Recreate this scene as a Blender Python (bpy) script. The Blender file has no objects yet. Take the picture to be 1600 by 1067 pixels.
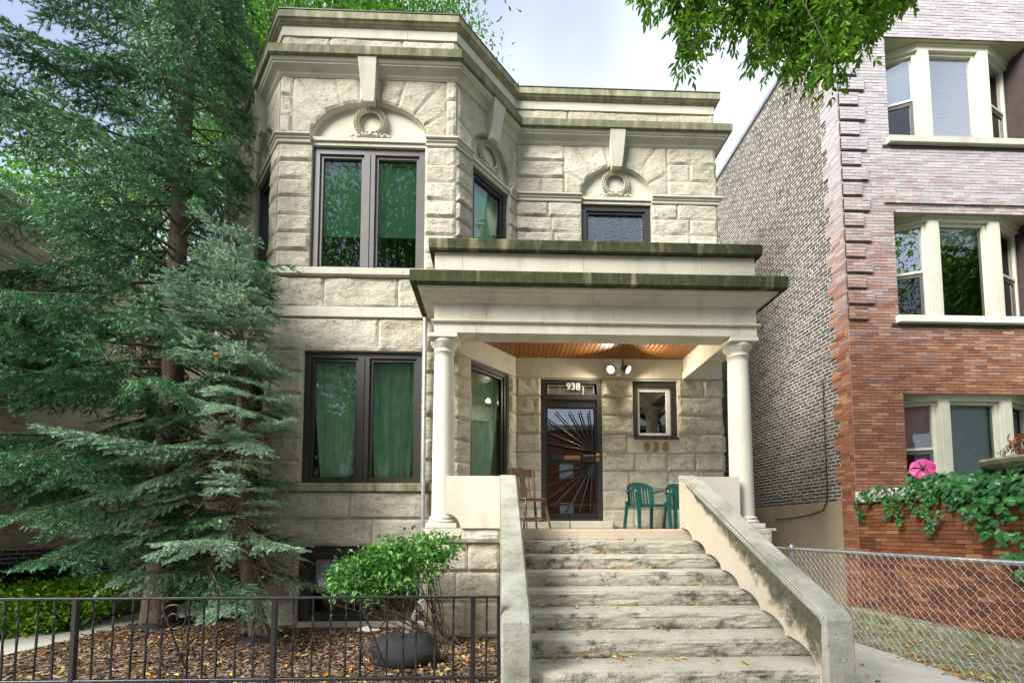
import bpy, math, random
import numpy as np
from mathutils import Vector, Matrix, noise as mn

# ------------------------------------------------------------------ camera, sky, sun, exposure
SC = bpy.context.scene
COL = SC.collection
F, CX, CY, YAW, PIT = 700.0, 800.0, 785.0, math.radians(1.9), math.radians(3.5)
EYE = Vector((0, 0, 1.40))
cam = bpy.data.cameras.new('camera')
cam.sensor_fit = 'HORIZONTAL'; cam.sensor_width = 36.0; cam.lens = F / 1600.0 * 36.0
cam.shift_y = (CY - 533.5) / 1600.0
cam.clip_start = 0.05; cam.clip_end = 600
cam_o = bpy.data.objects.new('camera', cam); COL.objects.link(cam_o)
cam_o.location = EYE
cam_o.rotation_euler = (math.pi / 2 + PIT, 0, -YAW)
SC.camera = cam_o

SUN_FROM = Vector((-0.80, -0.70, 0.86)).normalized()
W = bpy.data.worlds.new('World'); SC.world = W; W.use_nodes = True
wn = W.node_tree.nodes; wl = W.node_tree.links
wn.clear()
wo = wn.new('ShaderNodeOutputWorld'); bg = wn.new('ShaderNodeBackground')
sky = wn.new('ShaderNodeTexSky'); sky.sky_type = 'NISHITA'; sky.sun_disc = False
sky.sun_elevation = math.asin(SUN_FROM.z); sky.sun_rotation = math.atan2(SUN_FROM.x, SUN_FROM.y)
sky.altitude = 100; sky.air_density = 1.0; sky.dust_density = 0.6
tc = wn.new('ShaderNodeTexCoord'); nz = wn.new('ShaderNodeTexNoise'); rp = wn.new('ShaderNodeValToRGB'); mx = wn.new('ShaderNodeMix')
nz.inputs['Scale'].default_value = 1.15; nz.inputs['Detail'].default_value = 4; nz.inputs['Roughness'].default_value = 0.45
rp.color_ramp.elements[0].position = 0.44; rp.color_ramp.elements[1].position = 0.64
rp.color_ramp.elements[0].color = (0.25, 0.25, 0.25, 1); rp.color_ramp.elements[1].color = (1, 1, 1, 1)
mx.data_type = 'RGBA'; mx.inputs['B'].default_value = (5.5, 5.85, 6.4, 1)
wl.new(tc.outputs['Generated'], nz.inputs['Vector']); wl.new(nz.outputs['Fac'], rp.inputs['Fac'])
wl.new(rp.outputs['Color'], mx.inputs['Factor']); wl.new(sky.outputs['Color'], mx.inputs['A'])
wl.new(mx.outputs['Result'], bg.inputs['Color']); wl.new(bg.outputs['Background'], wo.inputs['Surface'])
bg.inputs['Strength'].default_value = 0.11
sl = bpy.data.lights.new('sun', 'SUN'); sl.energy = 4.8; sl.angle = math.radians(32); sl.color = (1.0, 0.97, 0.92)
so = bpy.data.objects.new('sun', sl); COL.objects.link(so); so.rotation_euler = (-SUN_FROM).to_track_quat('-Z', 'Y').to_euler(); so.location = (0, -5, 20)
SC.view_settings.view_transform = 'Standard'; SC.view_settings.look = 'None'; SC.view_settings.gamma = 1.0
SC.view_settings.exposure = 1.15

# ------------------------------------------------------------------ pixel -> place helpers
_f = Vector((math.sin(YAW) * math.cos(PIT), math.cos(YAW) * math.cos(PIT), math.sin(PIT)))
_r = Vector((math.cos(YAW), -math.sin(YAW), 0)); _u = _r.cross(_f)
def ray(x, y): return _f + _r * ((x - CX) / F) + _u * ((CY - y) / F)
def atY(x, y, Y): d = ray(x, y); return EYE + d * (Y / d.y)
def atZ(x, y, Z=0.0): d = ray(x, y); return EYE + d * ((Z - EYE.z) / d.z)
def atX(x, y, X): d = ray(x, y); return EYE + d * (X / d.x)
def proj(p):
    q = Vector(p) - EYE; w = q.dot(_f)
    return CX + F * q.dot(_r) / w, CY - F * q.dot(_u) / w, w

# ------------------------------------------------------------------ object helpers
ORG = {}
def thing(name, label, cat, loc=(0, 0, 0), group=None, rz=0.0):
    o = bpy.data.objects.new(name, None); COL.objects.link(o); o.empty_display_size = 0.2
    o.location = loc; o.rotation_euler = (0, 0, rz)
    o['label'] = label; o['category'] = cat
    if group: o['group'] = group
    ORG[o.name] = Vector(loc) if rz == 0 else None
    return o
def tag(o, label, cat, group=None):
    o['label'] = label; o['category'] = cat
    if group: o['group'] = group
    return o
class MB:
    def __init__(s): s.v = []; s.f = []; s.sm = []
    def add(s, vs, fs, smooth=False):
        b = len(s.v); s.v += [tuple(p) for p in vs]
        for f in fs: s.f.append(tuple(i + b for i in f)); s.sm.append(smooth)
        return s
    def box(s, a, b):
        x0, y0, z0 = a; x1, y1, z1 = b
        if x0 > x1: x0, x1 = x1, x0
        if y0 > y1: y0, y1 = y1, y0
        if z0 > z1: z0, z1 = z1, z0
        return s.add([(x0, y0, z0), (x1, y0, z0), (x1, y1, z0), (x0, y1, z0), (x0, y0, z1), (x1, y0, z1), (x1, y1, z1), (x0, y1, z1)],
                     [(0, 3, 2, 1), (4, 5, 6, 7), (0, 1, 5, 4), (1, 2, 6, 5), (2, 3, 7, 6), (3, 0, 4, 7)])
    def bev(s, a, b, c=0.008):
        x0, x1 = sorted((a[0], b[0])); y0, y1 = sorted((a[1], b[1])); z0, z1 = sorted((a[2], b[2]))
        c = min(c, (x1 - x0) * .45, (y1 - y0) * .45, (z1 - z0) * .45)
        ring = lambda z, i: [(x0 + c + i * 0, y0 + i, z), (x1 - c, y0 + i, z), (x1 - i, y0 + c, z), (x1 - i, y1 - c, z), (x1 - c, y1 - i, z), (x0 + c, y1 - i, z), (x0 + i, y1 - c, z), (x0 + i, y0 + c, z)]
        vs = ring(z0, c) + ring(z0 + c, 0) + ring(z1 - c, 0) + ring(z1, c); fs = []
        for k in range(3):
            for i in range(8):
                j = (i + 1) % 8; fs.append((k * 8 + i, k * 8 + j, k * 8 + 8 + j, k * 8 + 8 + i))
        fs.append(tuple(range(7, -1, -1))); fs.append(tuple(range(24, 32)))
        return s.add(vs, fs)
    def tube(s, pts, rad, n=8, cap=True, smooth=True):
        pts = [Vector(p) for p in pts]; m = len(pts)
        if not hasattr(rad, '__len__'): rad = [rad] * m
        vs = []; ref = None
        for i, p in enumerate(pts):
            t = (pts[min(i + 1, m - 1)] - pts[max(i - 1, 0)]);
            t = t.normalized() if t.length > 1e-9 else Vector((0, 0, 1))
            if ref is None:
                ref = Vector((0, 0, 1)) if abs(t.z) < .9 else Vector((1, 0, 0))
            a = t.cross(ref)
            if a.length < 1e-6: a = t.cross(Vector((0, 1, .3)))
            a.normalize(); b = a.cross(t).normalized(); ref = b
            for k in range(n):
                an = 2 * math.pi * k / n
                vs.append(p + (a * math.cos(an) + b * math.sin(an)) * rad[i])
        fs = []
        for i in range(m - 1):
            for k in range(n):
                j = (k + 1) % n; fs.append((i * n + k, i * n + j, i * n + n + j, i * n + n + k))
        s.add(vs, fs, smooth)
        if cap:
            s.add(vs[:n], [tuple(range(n - 1, -1, -1))]); s.add(vs[-n:], [tuple(range(n))])
        return s
    def lathe(s, c, prof, n=24, smooth=True, cap=True):
        c = Vector(c); vs = []; fs = []
        for r, z in prof:
            for k in range(n):
                an = 2 * math.pi * k / n; vs.append((c.x + r * math.cos(an), c.y + r * math.sin(an), c.z + z))
        m = len(prof)
        for i in range(m - 1):
            for k in range(n):
                j = (k + 1) % n; fs.append((i * n + k, i * n + j, i * n + n + j, i * n + n + k))
        s.add(vs, fs, smooth)
        if cap:
            s.add(vs[:n], [tuple(range(n - 1, -1, -1))]); s.add(vs[-n:], [tuple(range(n))])
        return s
    def prism(s, poly, ext):
        """closed polygon of 3D points extruded by vector ext"""
        n = len(poly); e = Vector(ext); vs = [Vector(p) for p in poly] + [Vector(p) + e for p in poly]
        fs = [tuple(range(n)), tuple(range(2 * n - 1, n - 1, -1))]
        for i in range(n):
            j = (i + 1) % n; fs.append((i, n + i, n + j, j))
        return s.add(vs, fs)
    def build(s, name, mat, parent=None, kind=None, label=None):
        me = bpy.data.meshes.new(name); o = bpy.data.objects.new(name, me); COL.objects.link(o)
        off = Vector((0, 0, 0))
        if parent is not None:
            o.parent = parent; off = ORG.get(parent.name) or off
        ORG[o.name] = off
        me.from_pydata([(p[0] - off.x, p[1] - off.y, p[2] - off.z) for p in s.v], [], s.f)
        me.polygons.foreach_set('use_smooth', s.sm)
        me.materials.append(mat)
        if kind: o['kind'] = kind
        if label: o['label'] = label
        return o
def npmesh(name, V, Fc, mat, parent=None, kind=None, label=None, mats=None, mi=None):
    V = np.asarray(V, dtype=np.float32); Fc = np.asarray(Fc, dtype=np.int32)
    me = bpy.data.meshes.new(name); o = bpy.data.objects.new(name, me); COL.objects.link(o)
    off = Vector((0, 0, 0))
    if parent is not None:
        o.parent = parent; off = ORG.get(parent.name) or off
    ORG[o.name] = off
    V = V - np.array(off, dtype=np.float32)
    k = Fc.shape[1]
    me.vertices.add(len(V)); me.vertices.foreach_set('co', V.ravel())
    me.loops.add(Fc.size); me.loops.foreach_set('vertex_index', Fc.ravel())
    me.polygons.add(len(Fc)); me.polygons.foreach_set('loop_start', np.arange(0, Fc.size, k, dtype=np.int32))
    for m_ in (mats or [mat]): me.materials.append(m_)
    if mi is not None: me.polygons.foreach_set('material_index', np.asarray(mi, dtype=np.int32))
    me.update(calc_edges=True); me.validate()
    if kind: o['kind'] = kind
    if label: o['label'] = label
    return o
def copy_tree(o, parent=None):
    c = o.copy(); COL.objects.link(c); c.parent = parent
    for ch in [x for x in bpy.data.objects if x.parent == o]: copy_tree(ch, c)
    return c
def structure(o): o['kind'] = 'structure'; return o

# ------------------------------------------------------------------ materials
class NT:
    def __init__(s, name):
        s.m = bpy.data.materials.new(name); s.m.use_nodes = True; s.t = s.m.node_tree; s.t.nodes.clear()
        s.out = s.n('ShaderNodeOutputMaterial'); s.p = s.n('ShaderNodeBsdfPrincipled')
        s.l(s.p.outputs[0], s.out.inputs['Surface']); s._tc = None
    def n(s, t, **kw):
        x = s.t.nodes.new(t)
        for k, v in kw.items(): setattr(x, k, v)
        return x
    def l(s, a, b): s.t.links.new(a, b)
    def coord(s, scale=(1, 1, 1)):
        if s._tc is None: s._tc = s.n('ShaderNodeNewGeometry')
        if scale == (1, 1, 1): return s._tc.outputs['Position']
        mp = s.n('ShaderNodeMapping'); mp.inputs['Scale'].default_value = scale; s.l(s._tc.outputs['Position'], mp.inputs['Vector']); return mp.outputs[0]
    def noise(s, scale, detail=4, rough=.55, stretch=(1, 1, 1), dist=0):
        x = s.n('ShaderNodeTexNoise'); x.inputs['Scale'].default_value = scale; x.inputs['Detail'].default_value = detail
        x.inputs['Roughness'].default_value = rough; x.inputs['Distortion'].default_value = dist; s.l(s.coord(stretch), x.inputs['Vector']); return x.outputs['Fac']
    def ramp(s, fac, stops):
        x = s.n('ShaderNodeValToRGB'); e = x.color_ramp.elements
        while len(e) < len(stops): e.new(0.5)
        for el, (p, c) in zip(e, stops):
            el.position = p; el.color = (*c, 1) if hasattr(c, '__len__') else (c, c, c, 1)
        s.l(fac, x.inputs['Fac']); return x.outputs['Color']
    def mix(s, fac, a, b, mode='MIX'):
        x = s.n('ShaderNodeMix', data_type='RGBA', blend_type=mode)
        for key, v in (('Factor', fac), ('A', a), ('B', b)):
            if hasattr(v, 'is_output'): s.l(v, x.inputs[key])
            elif key == 'Factor': x.inputs[0].default_value = v
            else: x.inputs[key].default_value = (*v, 1)
        return x.outputs['Result']
    def math(s, op, a, b=None):
        x = s.n('ShaderNodeMath', operation=op)
        for i, v in enumerate((a, b)):
            if v is None: continue
            if hasattr(v, 'is_output'): s.l(v, x.inputs[i])
            else: x.inputs[i].default_value = v
        return x.outputs[0]
    def rand(s):
        oi = s.n('ShaderNodeObjectInfo'); ge = s.n('ShaderNodeNewGeometry')
        return s.math('FRACT', s.math('ADD', oi.outputs['Random'], ge.outputs['Random Per Island']))
    def z(s):
        x = s.n('ShaderNodeSeparateXYZ'); s.l(s.coord(), x.inputs[0]); return x.outputs['Z']
    def bump(s, h, strength=.5, dist=.01):
        x = s.n('ShaderNodeBump'); x.inputs['Strength'].default_value = strength; x.inputs['Distance'].default_value = dist
        s.l(h, x.inputs['Height']); s.l(x.outputs[0], s.p.inputs['Normal'])
    def col(s, c):
        if hasattr(c, 'is_output'): s.l(c, s.p.inputs['Base Color'])
        else: s.p.inputs['Base Color'].default_value = (*c, 1)
    def fin(s, rough=.8, spec=.3, metal=0.0):
        if hasattr(rough, 'is_output'): s.l(rough, s.p.inputs['Roughness'])
        else: s.p.inputs['Roughness'].default_value = rough
        s.p.inputs['Specular IOR Level'].default_value = spec; s.p.inputs['Metallic'].default_value = metal
        return s.m
def simple(name, c, rough=.6, spec=.4, metal=0.0, var=.12, scale=6, bump=0.0, bscale=40):
    t = NT(name); a = tuple(max(0, x * (1 - var)) for x in c); b = tuple(x * (1 + var) for x in c)
    t.col(t.ramp(t.noise(scale, 4), [(.3, a), (.7, b)]))
    if bump: t.bump(t.noise(bscale, 5), bump, .004)
    return t.fin(rough, spec, metal)
M = {}
def mk_rock():
    t = NT('rock_faced_limestone')
    c = t.ramp(t.noise(1.7, 5, .6), [(.25, (.38, .35, .275)), (.5, (.49, .455, .365)), (.75, (.57, .54, .445))])
    c = t.mix(.55, c, t.ramp(t.rand(), [(0, (.38, .34, .255)), (.5, (.49, .45, .355)), (1, (.58, .54, .445))]))
    st = t.ramp(t.noise(2.2, 6, .7, (1, 1, .35)), [(.50, 0.0), (.72, .55)])
    c = t.mix(st, c, (.19, .175, .125))
    cr = t.ramp(t.noise(16, 6, .7), [(.30, .75), (.46, 0.0)])
    c = t.mix(cr, c, (.17, .155, .11))
    t.col(c)
    h = t.math('ADD', t.noise(14, 8, .68, (1, 1, 1.7), .6), t.math('MULTIPLY', t.noise(55, 4, .6), .35))
    t.bump(h, .75, .035); return t.fin(.9, .15)
M['rock'] = mk_rock()
def mk_smooth(name, c0, c1, c2, dirt=.4, dirtc=(.17, .155, .11), bumps=.25):
    t = NT(name)
    c = t.ramp(t.noise(1.3, 5, .6), [(.28, c0), (.5, c1), (.72, c2)])
    st = t.ramp(t.noise(3.0, 6, .7, (1, 1, .28)), [(.52, 0.0), (.76, dirt)])
    c = t.mix(st, c, dirtc); t.col(c)
    t.bump(t.math('ADD', t.noise(30, 6, .6), t.noise(5, 3)), bumps, .008); return t.fin(.85, .2)
M['dressed'] = mk_smooth('dressed_limestone', (.42, .40, .325), (.49, .47, .385), (.54, .52, .435))
M['porchstone'] = mk_smooth('painted_porch_stone', (.46, .43, .345), (.54, .505, .415), (.59, .56, .465), .55, (.27, .225, .15))
M['column'] = mk_smooth('painted_column', (.50, .475, .39), (.555, .53, .445), (.59, .565, .48), .22, (.28, .25, .18), .12)
M['lunette'] = mk_smooth('lunette_plaster', (.46, .435, .35), (.51, .485, .395), (.55, .525, .435), .12)
M['stucco'] = mk_smooth('rail_stucco', (.46, .39, .29), (.52, .445, .34), (.56, .49, .385), .22, (.27, .225, .16), .3)
def mk_moss():
    t = NT('mossy_ledge_stone')
    c = t.ramp(t.noise(9, 6, .7, (1, 1, .5)), [(.3, (.030, .033, .016)), (.55, (.058, .064, .030)), (.8, (.125, .122, .072))])
    s = t.ramp(t.noise(5, 5, .65, (1, 1, .12)), [(.56, 0.0), (.72, .8)])
    c = t.mix(s, c, (.27, .26, .17)); t.col(c); t.bump(t.noise(28, 7, .7), .6, .012); return t.fin(.95, .1)
M['moss'] = mk_moss()
def mk_mossl():
    t = NT('lightly_mossed_ledge_stone')
    c = t.ramp(t.noise(7, 6, .7, (1, 1, .3)), [(.3, (.13, .135, .07)), (.5, (.25, .245, .16)), (.75, (.40, .38, .28))])
    t.col(c); t.bump(t.noise(28, 7, .7), .5, .012); return t.fin(.95, .1)
M['mossl'] = mk_mossl()
def mk_mossm():
    t = NT('mossed_roof_ledge_stone')
    c = t.ramp(t.noise(7, 6, .7, (1, 1, .3)), [(.3, (.085, .09, .05)), (.5, (.15, .15, .095)), (.75, (.30, .285, .205))])
    t.col(c); t.bump(t.noise(28, 7, .7), .5, .012); return t.fin(.95, .1)
M['mossm'] = mk_mossm()
M['meshwire'] = simple('dull_fence_wire', (.42, .43, .44), .5, .5, .4)
def mk_step():
    t = NT('weathered_step_stone')
    c = t.ramp(t.noise(2.2, 6, .65), [(.25, (.34, .315, .245)), (.5, (.46, .43, .345)), (.75, (.56, .535, .45))])
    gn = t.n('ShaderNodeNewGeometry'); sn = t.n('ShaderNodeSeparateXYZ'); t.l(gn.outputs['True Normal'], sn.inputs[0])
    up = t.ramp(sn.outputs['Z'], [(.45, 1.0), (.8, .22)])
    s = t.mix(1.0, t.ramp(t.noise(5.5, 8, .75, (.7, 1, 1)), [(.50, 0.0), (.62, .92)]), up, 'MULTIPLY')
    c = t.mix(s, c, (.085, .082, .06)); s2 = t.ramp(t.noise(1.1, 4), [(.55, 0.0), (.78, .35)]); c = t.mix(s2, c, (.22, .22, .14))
    t.col(c); t.bump(t.math('ADD', t.noise(20, 8, .7, (1, 1, 1.6)), t.noise(70, 3)), .6, .025); return t.fin(.92, .12)
M['step'] = mk_step()
def mk_railtop():
    t = NT('weathered_rail_concrete')
    c = t.ramp(t.noise(3, 7, .7), [(.28, (.20, .205, .15)), (.5, (.37, .365, .30)), (.72, (.50, .49, .43))])
    s = t.ramp(t.noise(38, 3, .6), [(.64, 0.0), (.70, .8)]); c = t.mix(s, c, (.07, .07, .055))
    t.col(c); t.bump(t.noise(34, 8, .75), .8, .02); return t.fin(.95, .1)
M['railtop'] = mk_railtop()
def mk_railstucco():
    t = NT('rail_stucco_with_algae'); sx = t.n('ShaderNodeSeparateXYZ'); t.l(t.coord(), sx.inputs[0])
    c = t.ramp(t.noise(1.3, 5, .6), [(.28, (.46, .39, .29)), (.5, (.52, .445, .34)), (.72, (.56, .49, .385))])
    c = t.mix(t.ramp(t.noise(4, 6, .7), [(.55, 0.0), (.8, .3)]), c, (.27, .225, .16))
    d = t.math('SUBTRACT', t.math('SUBTRACT', t.math('MULTIPLY', sx.outputs['Y'], .549), 1.08), sx.outputs['Z'])
    wd = t.math('ADD', t.math('MULTIPLY', t.math('SUBTRACT', 5.85, sx.outputs['Y']), .155), .03)
    v = t.math('ADD', t.math('DIVIDE', d, wd), t.math('MULTIPLY', t.math('SUBTRACT', t.noise(5, 7, .75), .5), 2.2))
    f = t.ramp(v, [(.55, .93), (1.0, 0.0)])
    c = t.mix(f, c, t.ramp(t.noise(18, 6, .7), [(.35, (.028, .032, .018)), (.7, (.11, .115, .07))]))
    t.col(c); t.bump(t.noise(30, 7, .65), .3, .008); return t.fin(.88, .15)
M['railstucco'] = mk_railstucco()
M['algae'] = mk_smooth('dark_algae_band', (.045, .05, .03), (.075, .08, .05), (.15, .15, .10), .5, (.03, .034, .02), .5)
M['mortar'] = simple('pale_mortar', (.48, .455, .41), .95, .1, bump=.4)
M['mortar_d'] = simple('house_joint_mortar', (.42, .395, .32), .95, .1, bump=.4)
M['bronze'] = simple('dark_bronze_frame', (.030, .026, .024), .42, .5)
M['greyframe'] = simple('grey_bronze_frame', (.085, .078, .075), .42, .5)
M['iron'] = simple('black_painted_iron', (.012, .012, .013), .38, .5, bump=.25, bscale=60)
M['doorpaint'] = simple('dark_oxblood_door', (.055, .016, .013), .3, .5)
M['brass'] = simple('worn_brass', (.27, .14, .03), .4, .5, .4)
M['white'] = simple('white_paint', (.72, .71, .66), .55, .3, var=.05)
M['creamtrim'] = simple('cream_trim_paint', (.56, .55, .44), .5, .35, var=.05)
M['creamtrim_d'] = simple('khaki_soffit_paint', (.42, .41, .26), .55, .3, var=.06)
M['galv'] = simple('galvanised_steel', (.50, .52, .54), .38, .5, .7, bump=.1)
M['concrete'] = mk_smooth('walkway_concrete', (.33, .325, .285), (.43, .42, .37), (.50, .49, .44), .45, (.20, .20, .15), .4)
def mk_mossc():
    t = NT('mossy_concrete'); c = t.ramp(t.noise(4.5, 8, .75), [(.32, (.10, .125, .045)), (.48, (.21, .225, .115)), (.58, (.33, .325, .235)), (.75, (.42, .41, .33))])
    c = t.mix(t.ramp(t.noise(30, 5, .7), [(.5, 0.0), (.68, .6)]), c, (.09, .10, .045)); t.col(c); t.bump(t.noise(40, 7, .75), .8, .02); return t.fin(.95, .1)
M['mossconc'] = mk_mossc()
M['tanrender'] = mk_smooth('tan_render', (.33, .265, .175), (.38, .31, .21), (.43, .355, .245), .3, (.22, .185, .12), .35)
M['soil'] = simple('dark_mulch_soil', (.055, .038, .026), .95, .1, var=.5, scale=30, bump=.9, bscale=35)
M['grass'] = simple('distant_lawn', (.06, .10, .025), .95, .1, var=.4, scale=4)
M['asphalt'] = simple('asphalt', (.05, .05, .05), .9, .2, bump=.3)
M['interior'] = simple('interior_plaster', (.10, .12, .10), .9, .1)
M['blind'] = simple('white_blind', (.82, .84, .87), .7, .2, var=.04)
M['shade'] = simple('roller_shade', (.62, .82, .70), .8, .1, var=.06)
M['curtain'] = simple('sage_curtain', (.80, .84, .74), .85, .1, var=.15)
M['bulb'] = None
def mk_bark(name, c0, c1):
    t = NT(name); c = t.ramp(t.noise(14, 7, .75, (1, 1, .4)), [(.3, c0), (.7, c1)]); t.col(c); t.bump(t.noise(26, 7, .7, (1, 1, .35)), .9, .03); return t.fin(.95, .1)
M['bark'] = mk_bark('spruce_bark', (.065, .048, .038), (.20, .155, .125))
M['twig'] = mk_bark('dead_twig', (.13, .095, .07), (.26, .20, .16))
def mk_leaf(name, c0, c1, c2, scale=1.2, rough=.55, trans=.25, rnd=.5):
    t = NT(name); c = t.ramp(t.noise(scale, 3), [(.3, c0), (.5, c1), (.72, c2)])
    c = t.mix(rnd, c, t.ramp(t.rand(), [(0, c0), (.5, c1), (1, c2)])); t.col(c)
    t.p.inputs['Roughness'].default_value = rough; t.p.inputs['Specular IOR Level'].default_value = .3
    if trans:
        tr = t.n('ShaderNodeBsdfTranslucent'); t.l(c, tr.inputs['Color']); ms = t.n('ShaderNodeMixShader'); ms.inputs[0].default_value = trans
        t.l(t.p.outputs[0], ms.inputs[1]); t.l(tr.outputs[0], ms.inputs[2]); t.l(ms.outputs[0], t.out.inputs['Surface'])
    return t.m
M['needle_d'] = mk_leaf('dark_spruce_needles', (.028, .098, .038), (.074, .205, .085), (.16, .34, .15), 1.1, .5, .15, .35)
M['needle_b'] = mk_leaf('blue_spruce_needles', (.12, .235, .14), (.28, .43, .28), (.50, .67, .50), 2.0, .55, .15, .35)
M['leaf_tree'] = mk_leaf('street_tree_leaves', (.045, .16, .012), (.12, .31, .02), (.30, .45, .04), 1.5, .5, .4)
M['leaf_back'] = mk_leaf('bright_tree_leaves', (.035, .14, .012), (.07, .25, .02), (.22, .36, .035), 1.0, .5, .45)
M['leaf_shrub'] = mk_leaf('shrub_leaves', (.025, .11, .016), (.08, .27, .045), (.22, .45, .09), 3, .45, .3)
M['leaf_lime'] = mk_leaf('lime_ground_shrub_leaves', (.13, .33, .02), (.30, .58, .04), (.50, .72, .09), 3, .5, .35)
M['leaf_box'] = mk_leaf('boxwood_leaves', (.008, .035, .01), (.018, .07, .02), (.04, .12, .03), 5, .4, .1)
M['leaf_ivy'] = mk_leaf('ivy_leaves', (.012, .065, .016), (.028, .13, .03), (.07, .23, .055), 5, .32, .2)
M['leaf_fall'] = None
def mk_fall():
    t = NT('fallen_leaf_colours'); t.col(t.ramp(t.rand(), [(0, (.36, .10, .03)), (.3, (.42, .17, .04)), (.55, (.58, .36, .05)), (.8, (.62, .48, .12)), (1, (.22, .30, .05))])); return t.fin(.7, .2)
M['leaf_fall'] = mk_fall()
def mk_chip():
    t = NT('bark_chip_colours'); t.col(t.ramp(t.rand(), [(0, (.045, .028, .018)), (.4, (.115, .072, .046)), (.75, (.20, .135, .09)), (1, (.34, .25, .18))])); return t.fin(.9, .1)
M['chip'] = mk_chip()
def mk_glass(name, tint, refl=.10, wav=0.0, rough=0.0):
    t = NT(name); t.t.nodes.remove(t.p)
    tr = t.n('ShaderNodeBsdfTransparent'); tr.inputs[0].default_value = (*tint, 1)
    gl = t.n('ShaderNodeBsdfGlossy'); gl.inputs['Roughness'].default_value = rough; gl.inputs['Color'].default_value = (.95, .97, 1, 1)
    fr = t.n('ShaderNodeFresnel'); fr.inputs['IOR'].default_value = 1.5
    fac = t.math('ADD', t.math('MULTIPLY', fr.outputs[0], 1.4), refl)
    if wav:
        b = t.n('ShaderNodeBump'); b.inputs['Strength'].default_value = wav; b.inputs['Distance'].default_value = .02
        t.l(t.noise(22 if wav > .3 else 2.0, 2), b.inputs['Height']); t.l(b.outputs[0], gl.inputs['Normal'])
    ms = t.n('ShaderNodeMixShader'); t.l(fac, ms.inputs[0]); t.l(tr.outputs[0], ms.inputs[1]); t.l(gl.outputs[0], ms.inputs[2])
    t.l(ms.outputs[0], t.out.inputs['Surface']); return t.m
M['glass'] = mk_glass('green_tinted_glass', (.66, .91, .79), .05, .03)
M['glass_clear'] = mk_glass('clear_window_glass', (.88, .93, .94), .04, .06)
M['glass_wavy'] = mk_glass('textured_privacy_glass', (.30, .42, .40), .16, .7, .2)
M['glass_dark'] = mk_glass('dark_door_glass', (.55, .55, .55), .16, .03)
M['glass_pale'] = mk_glass('bright_reflecting_glass', (.90, .94, .97), .34, .05)
M['beadboard'] = None
def mk_wood(name, c0, c1, rough=.45, stretch=(6, .6, 6), rnd=.4):
    t = NT(name); c = t.ramp(t.noise(7, 6, .6, stretch), [(.3, c0), (.7, c1)]); c = t.mix(rnd, c, t.ramp(t.rand(), [(0, c0), (1, c1)])); t.col(c); return t.fin(rough, .4)
M['beadboard'] = mk_wood('varnished_beadboard', (.17, .062, .014), (.31, .125, .03))
M['chairwood'] = mk_wood('turned_chair_wood', (.05, .025, .011), (.15, .078, .038), .35, (5, 5, 1.5), .1)
M['plastic'] = simple('dark_green_plastic', (.003, .065, .052), .32, .5, var=.06)
M['blackstone'] = simple('black_boulder_stone', (.018, .018, .019), .75, .3, var=.4, bump=.6, bscale=22)
M['blackplastic'] = simple('black_plastic', (.015, .015, .02), .3, .5)
M['pink'] = mk_leaf('pink_plastic_petal', (.75, .06, .28), (.80, .09, .34), (.85, .16, .42), 4, .35, .4, .2)
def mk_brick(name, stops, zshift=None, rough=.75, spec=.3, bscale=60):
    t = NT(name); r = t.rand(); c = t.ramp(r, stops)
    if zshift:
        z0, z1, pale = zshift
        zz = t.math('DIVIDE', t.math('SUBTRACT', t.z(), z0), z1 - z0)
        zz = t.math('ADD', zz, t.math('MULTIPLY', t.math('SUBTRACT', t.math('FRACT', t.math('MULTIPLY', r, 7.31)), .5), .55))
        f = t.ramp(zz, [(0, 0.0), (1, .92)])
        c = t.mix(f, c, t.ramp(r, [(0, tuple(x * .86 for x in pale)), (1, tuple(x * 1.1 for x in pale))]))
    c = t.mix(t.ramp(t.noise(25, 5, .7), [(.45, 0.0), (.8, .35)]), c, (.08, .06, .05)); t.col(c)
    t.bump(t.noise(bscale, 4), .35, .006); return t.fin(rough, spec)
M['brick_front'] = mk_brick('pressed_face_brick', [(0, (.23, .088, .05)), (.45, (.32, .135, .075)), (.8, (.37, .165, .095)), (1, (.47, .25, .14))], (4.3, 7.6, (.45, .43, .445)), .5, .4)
M['brick_low'] = mk_brick('dark_orange_brick', [(0, (.11, .038, .018)), (.5, (.19, .068, .03)), (.85, (.25, .10, .045)), (1, (.33, .16, .07))], None, .55, .4)
M['brick_side'] = mk_brick('common_brick', [(0, (.07, .065, .063)), (.6, (.115, .102, .09)), (.88, (.15, .125, .10)), (.97, (.20, .165, .12)), (1, (.25, .14, .09))], None, .9, .15)
M['brick_left'] = mk_brick('buff_common_brick', [(0, (.30, .25, .19)), (.5, (.46, .39, .31)), (1, (.62, .55, .46))], None, .9, .15)
M['brick_black'] = mk_brick('black_painted_brick', [(0, (.012, .013, .02)), (1, (.03, .031, .042))], None, .55, .4)
M['brick_far'] = mk_brick('far_red_brick', [(0, (.20, .05, .03)), (1, (.30, .085, .05))], None, .85, .2)
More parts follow.
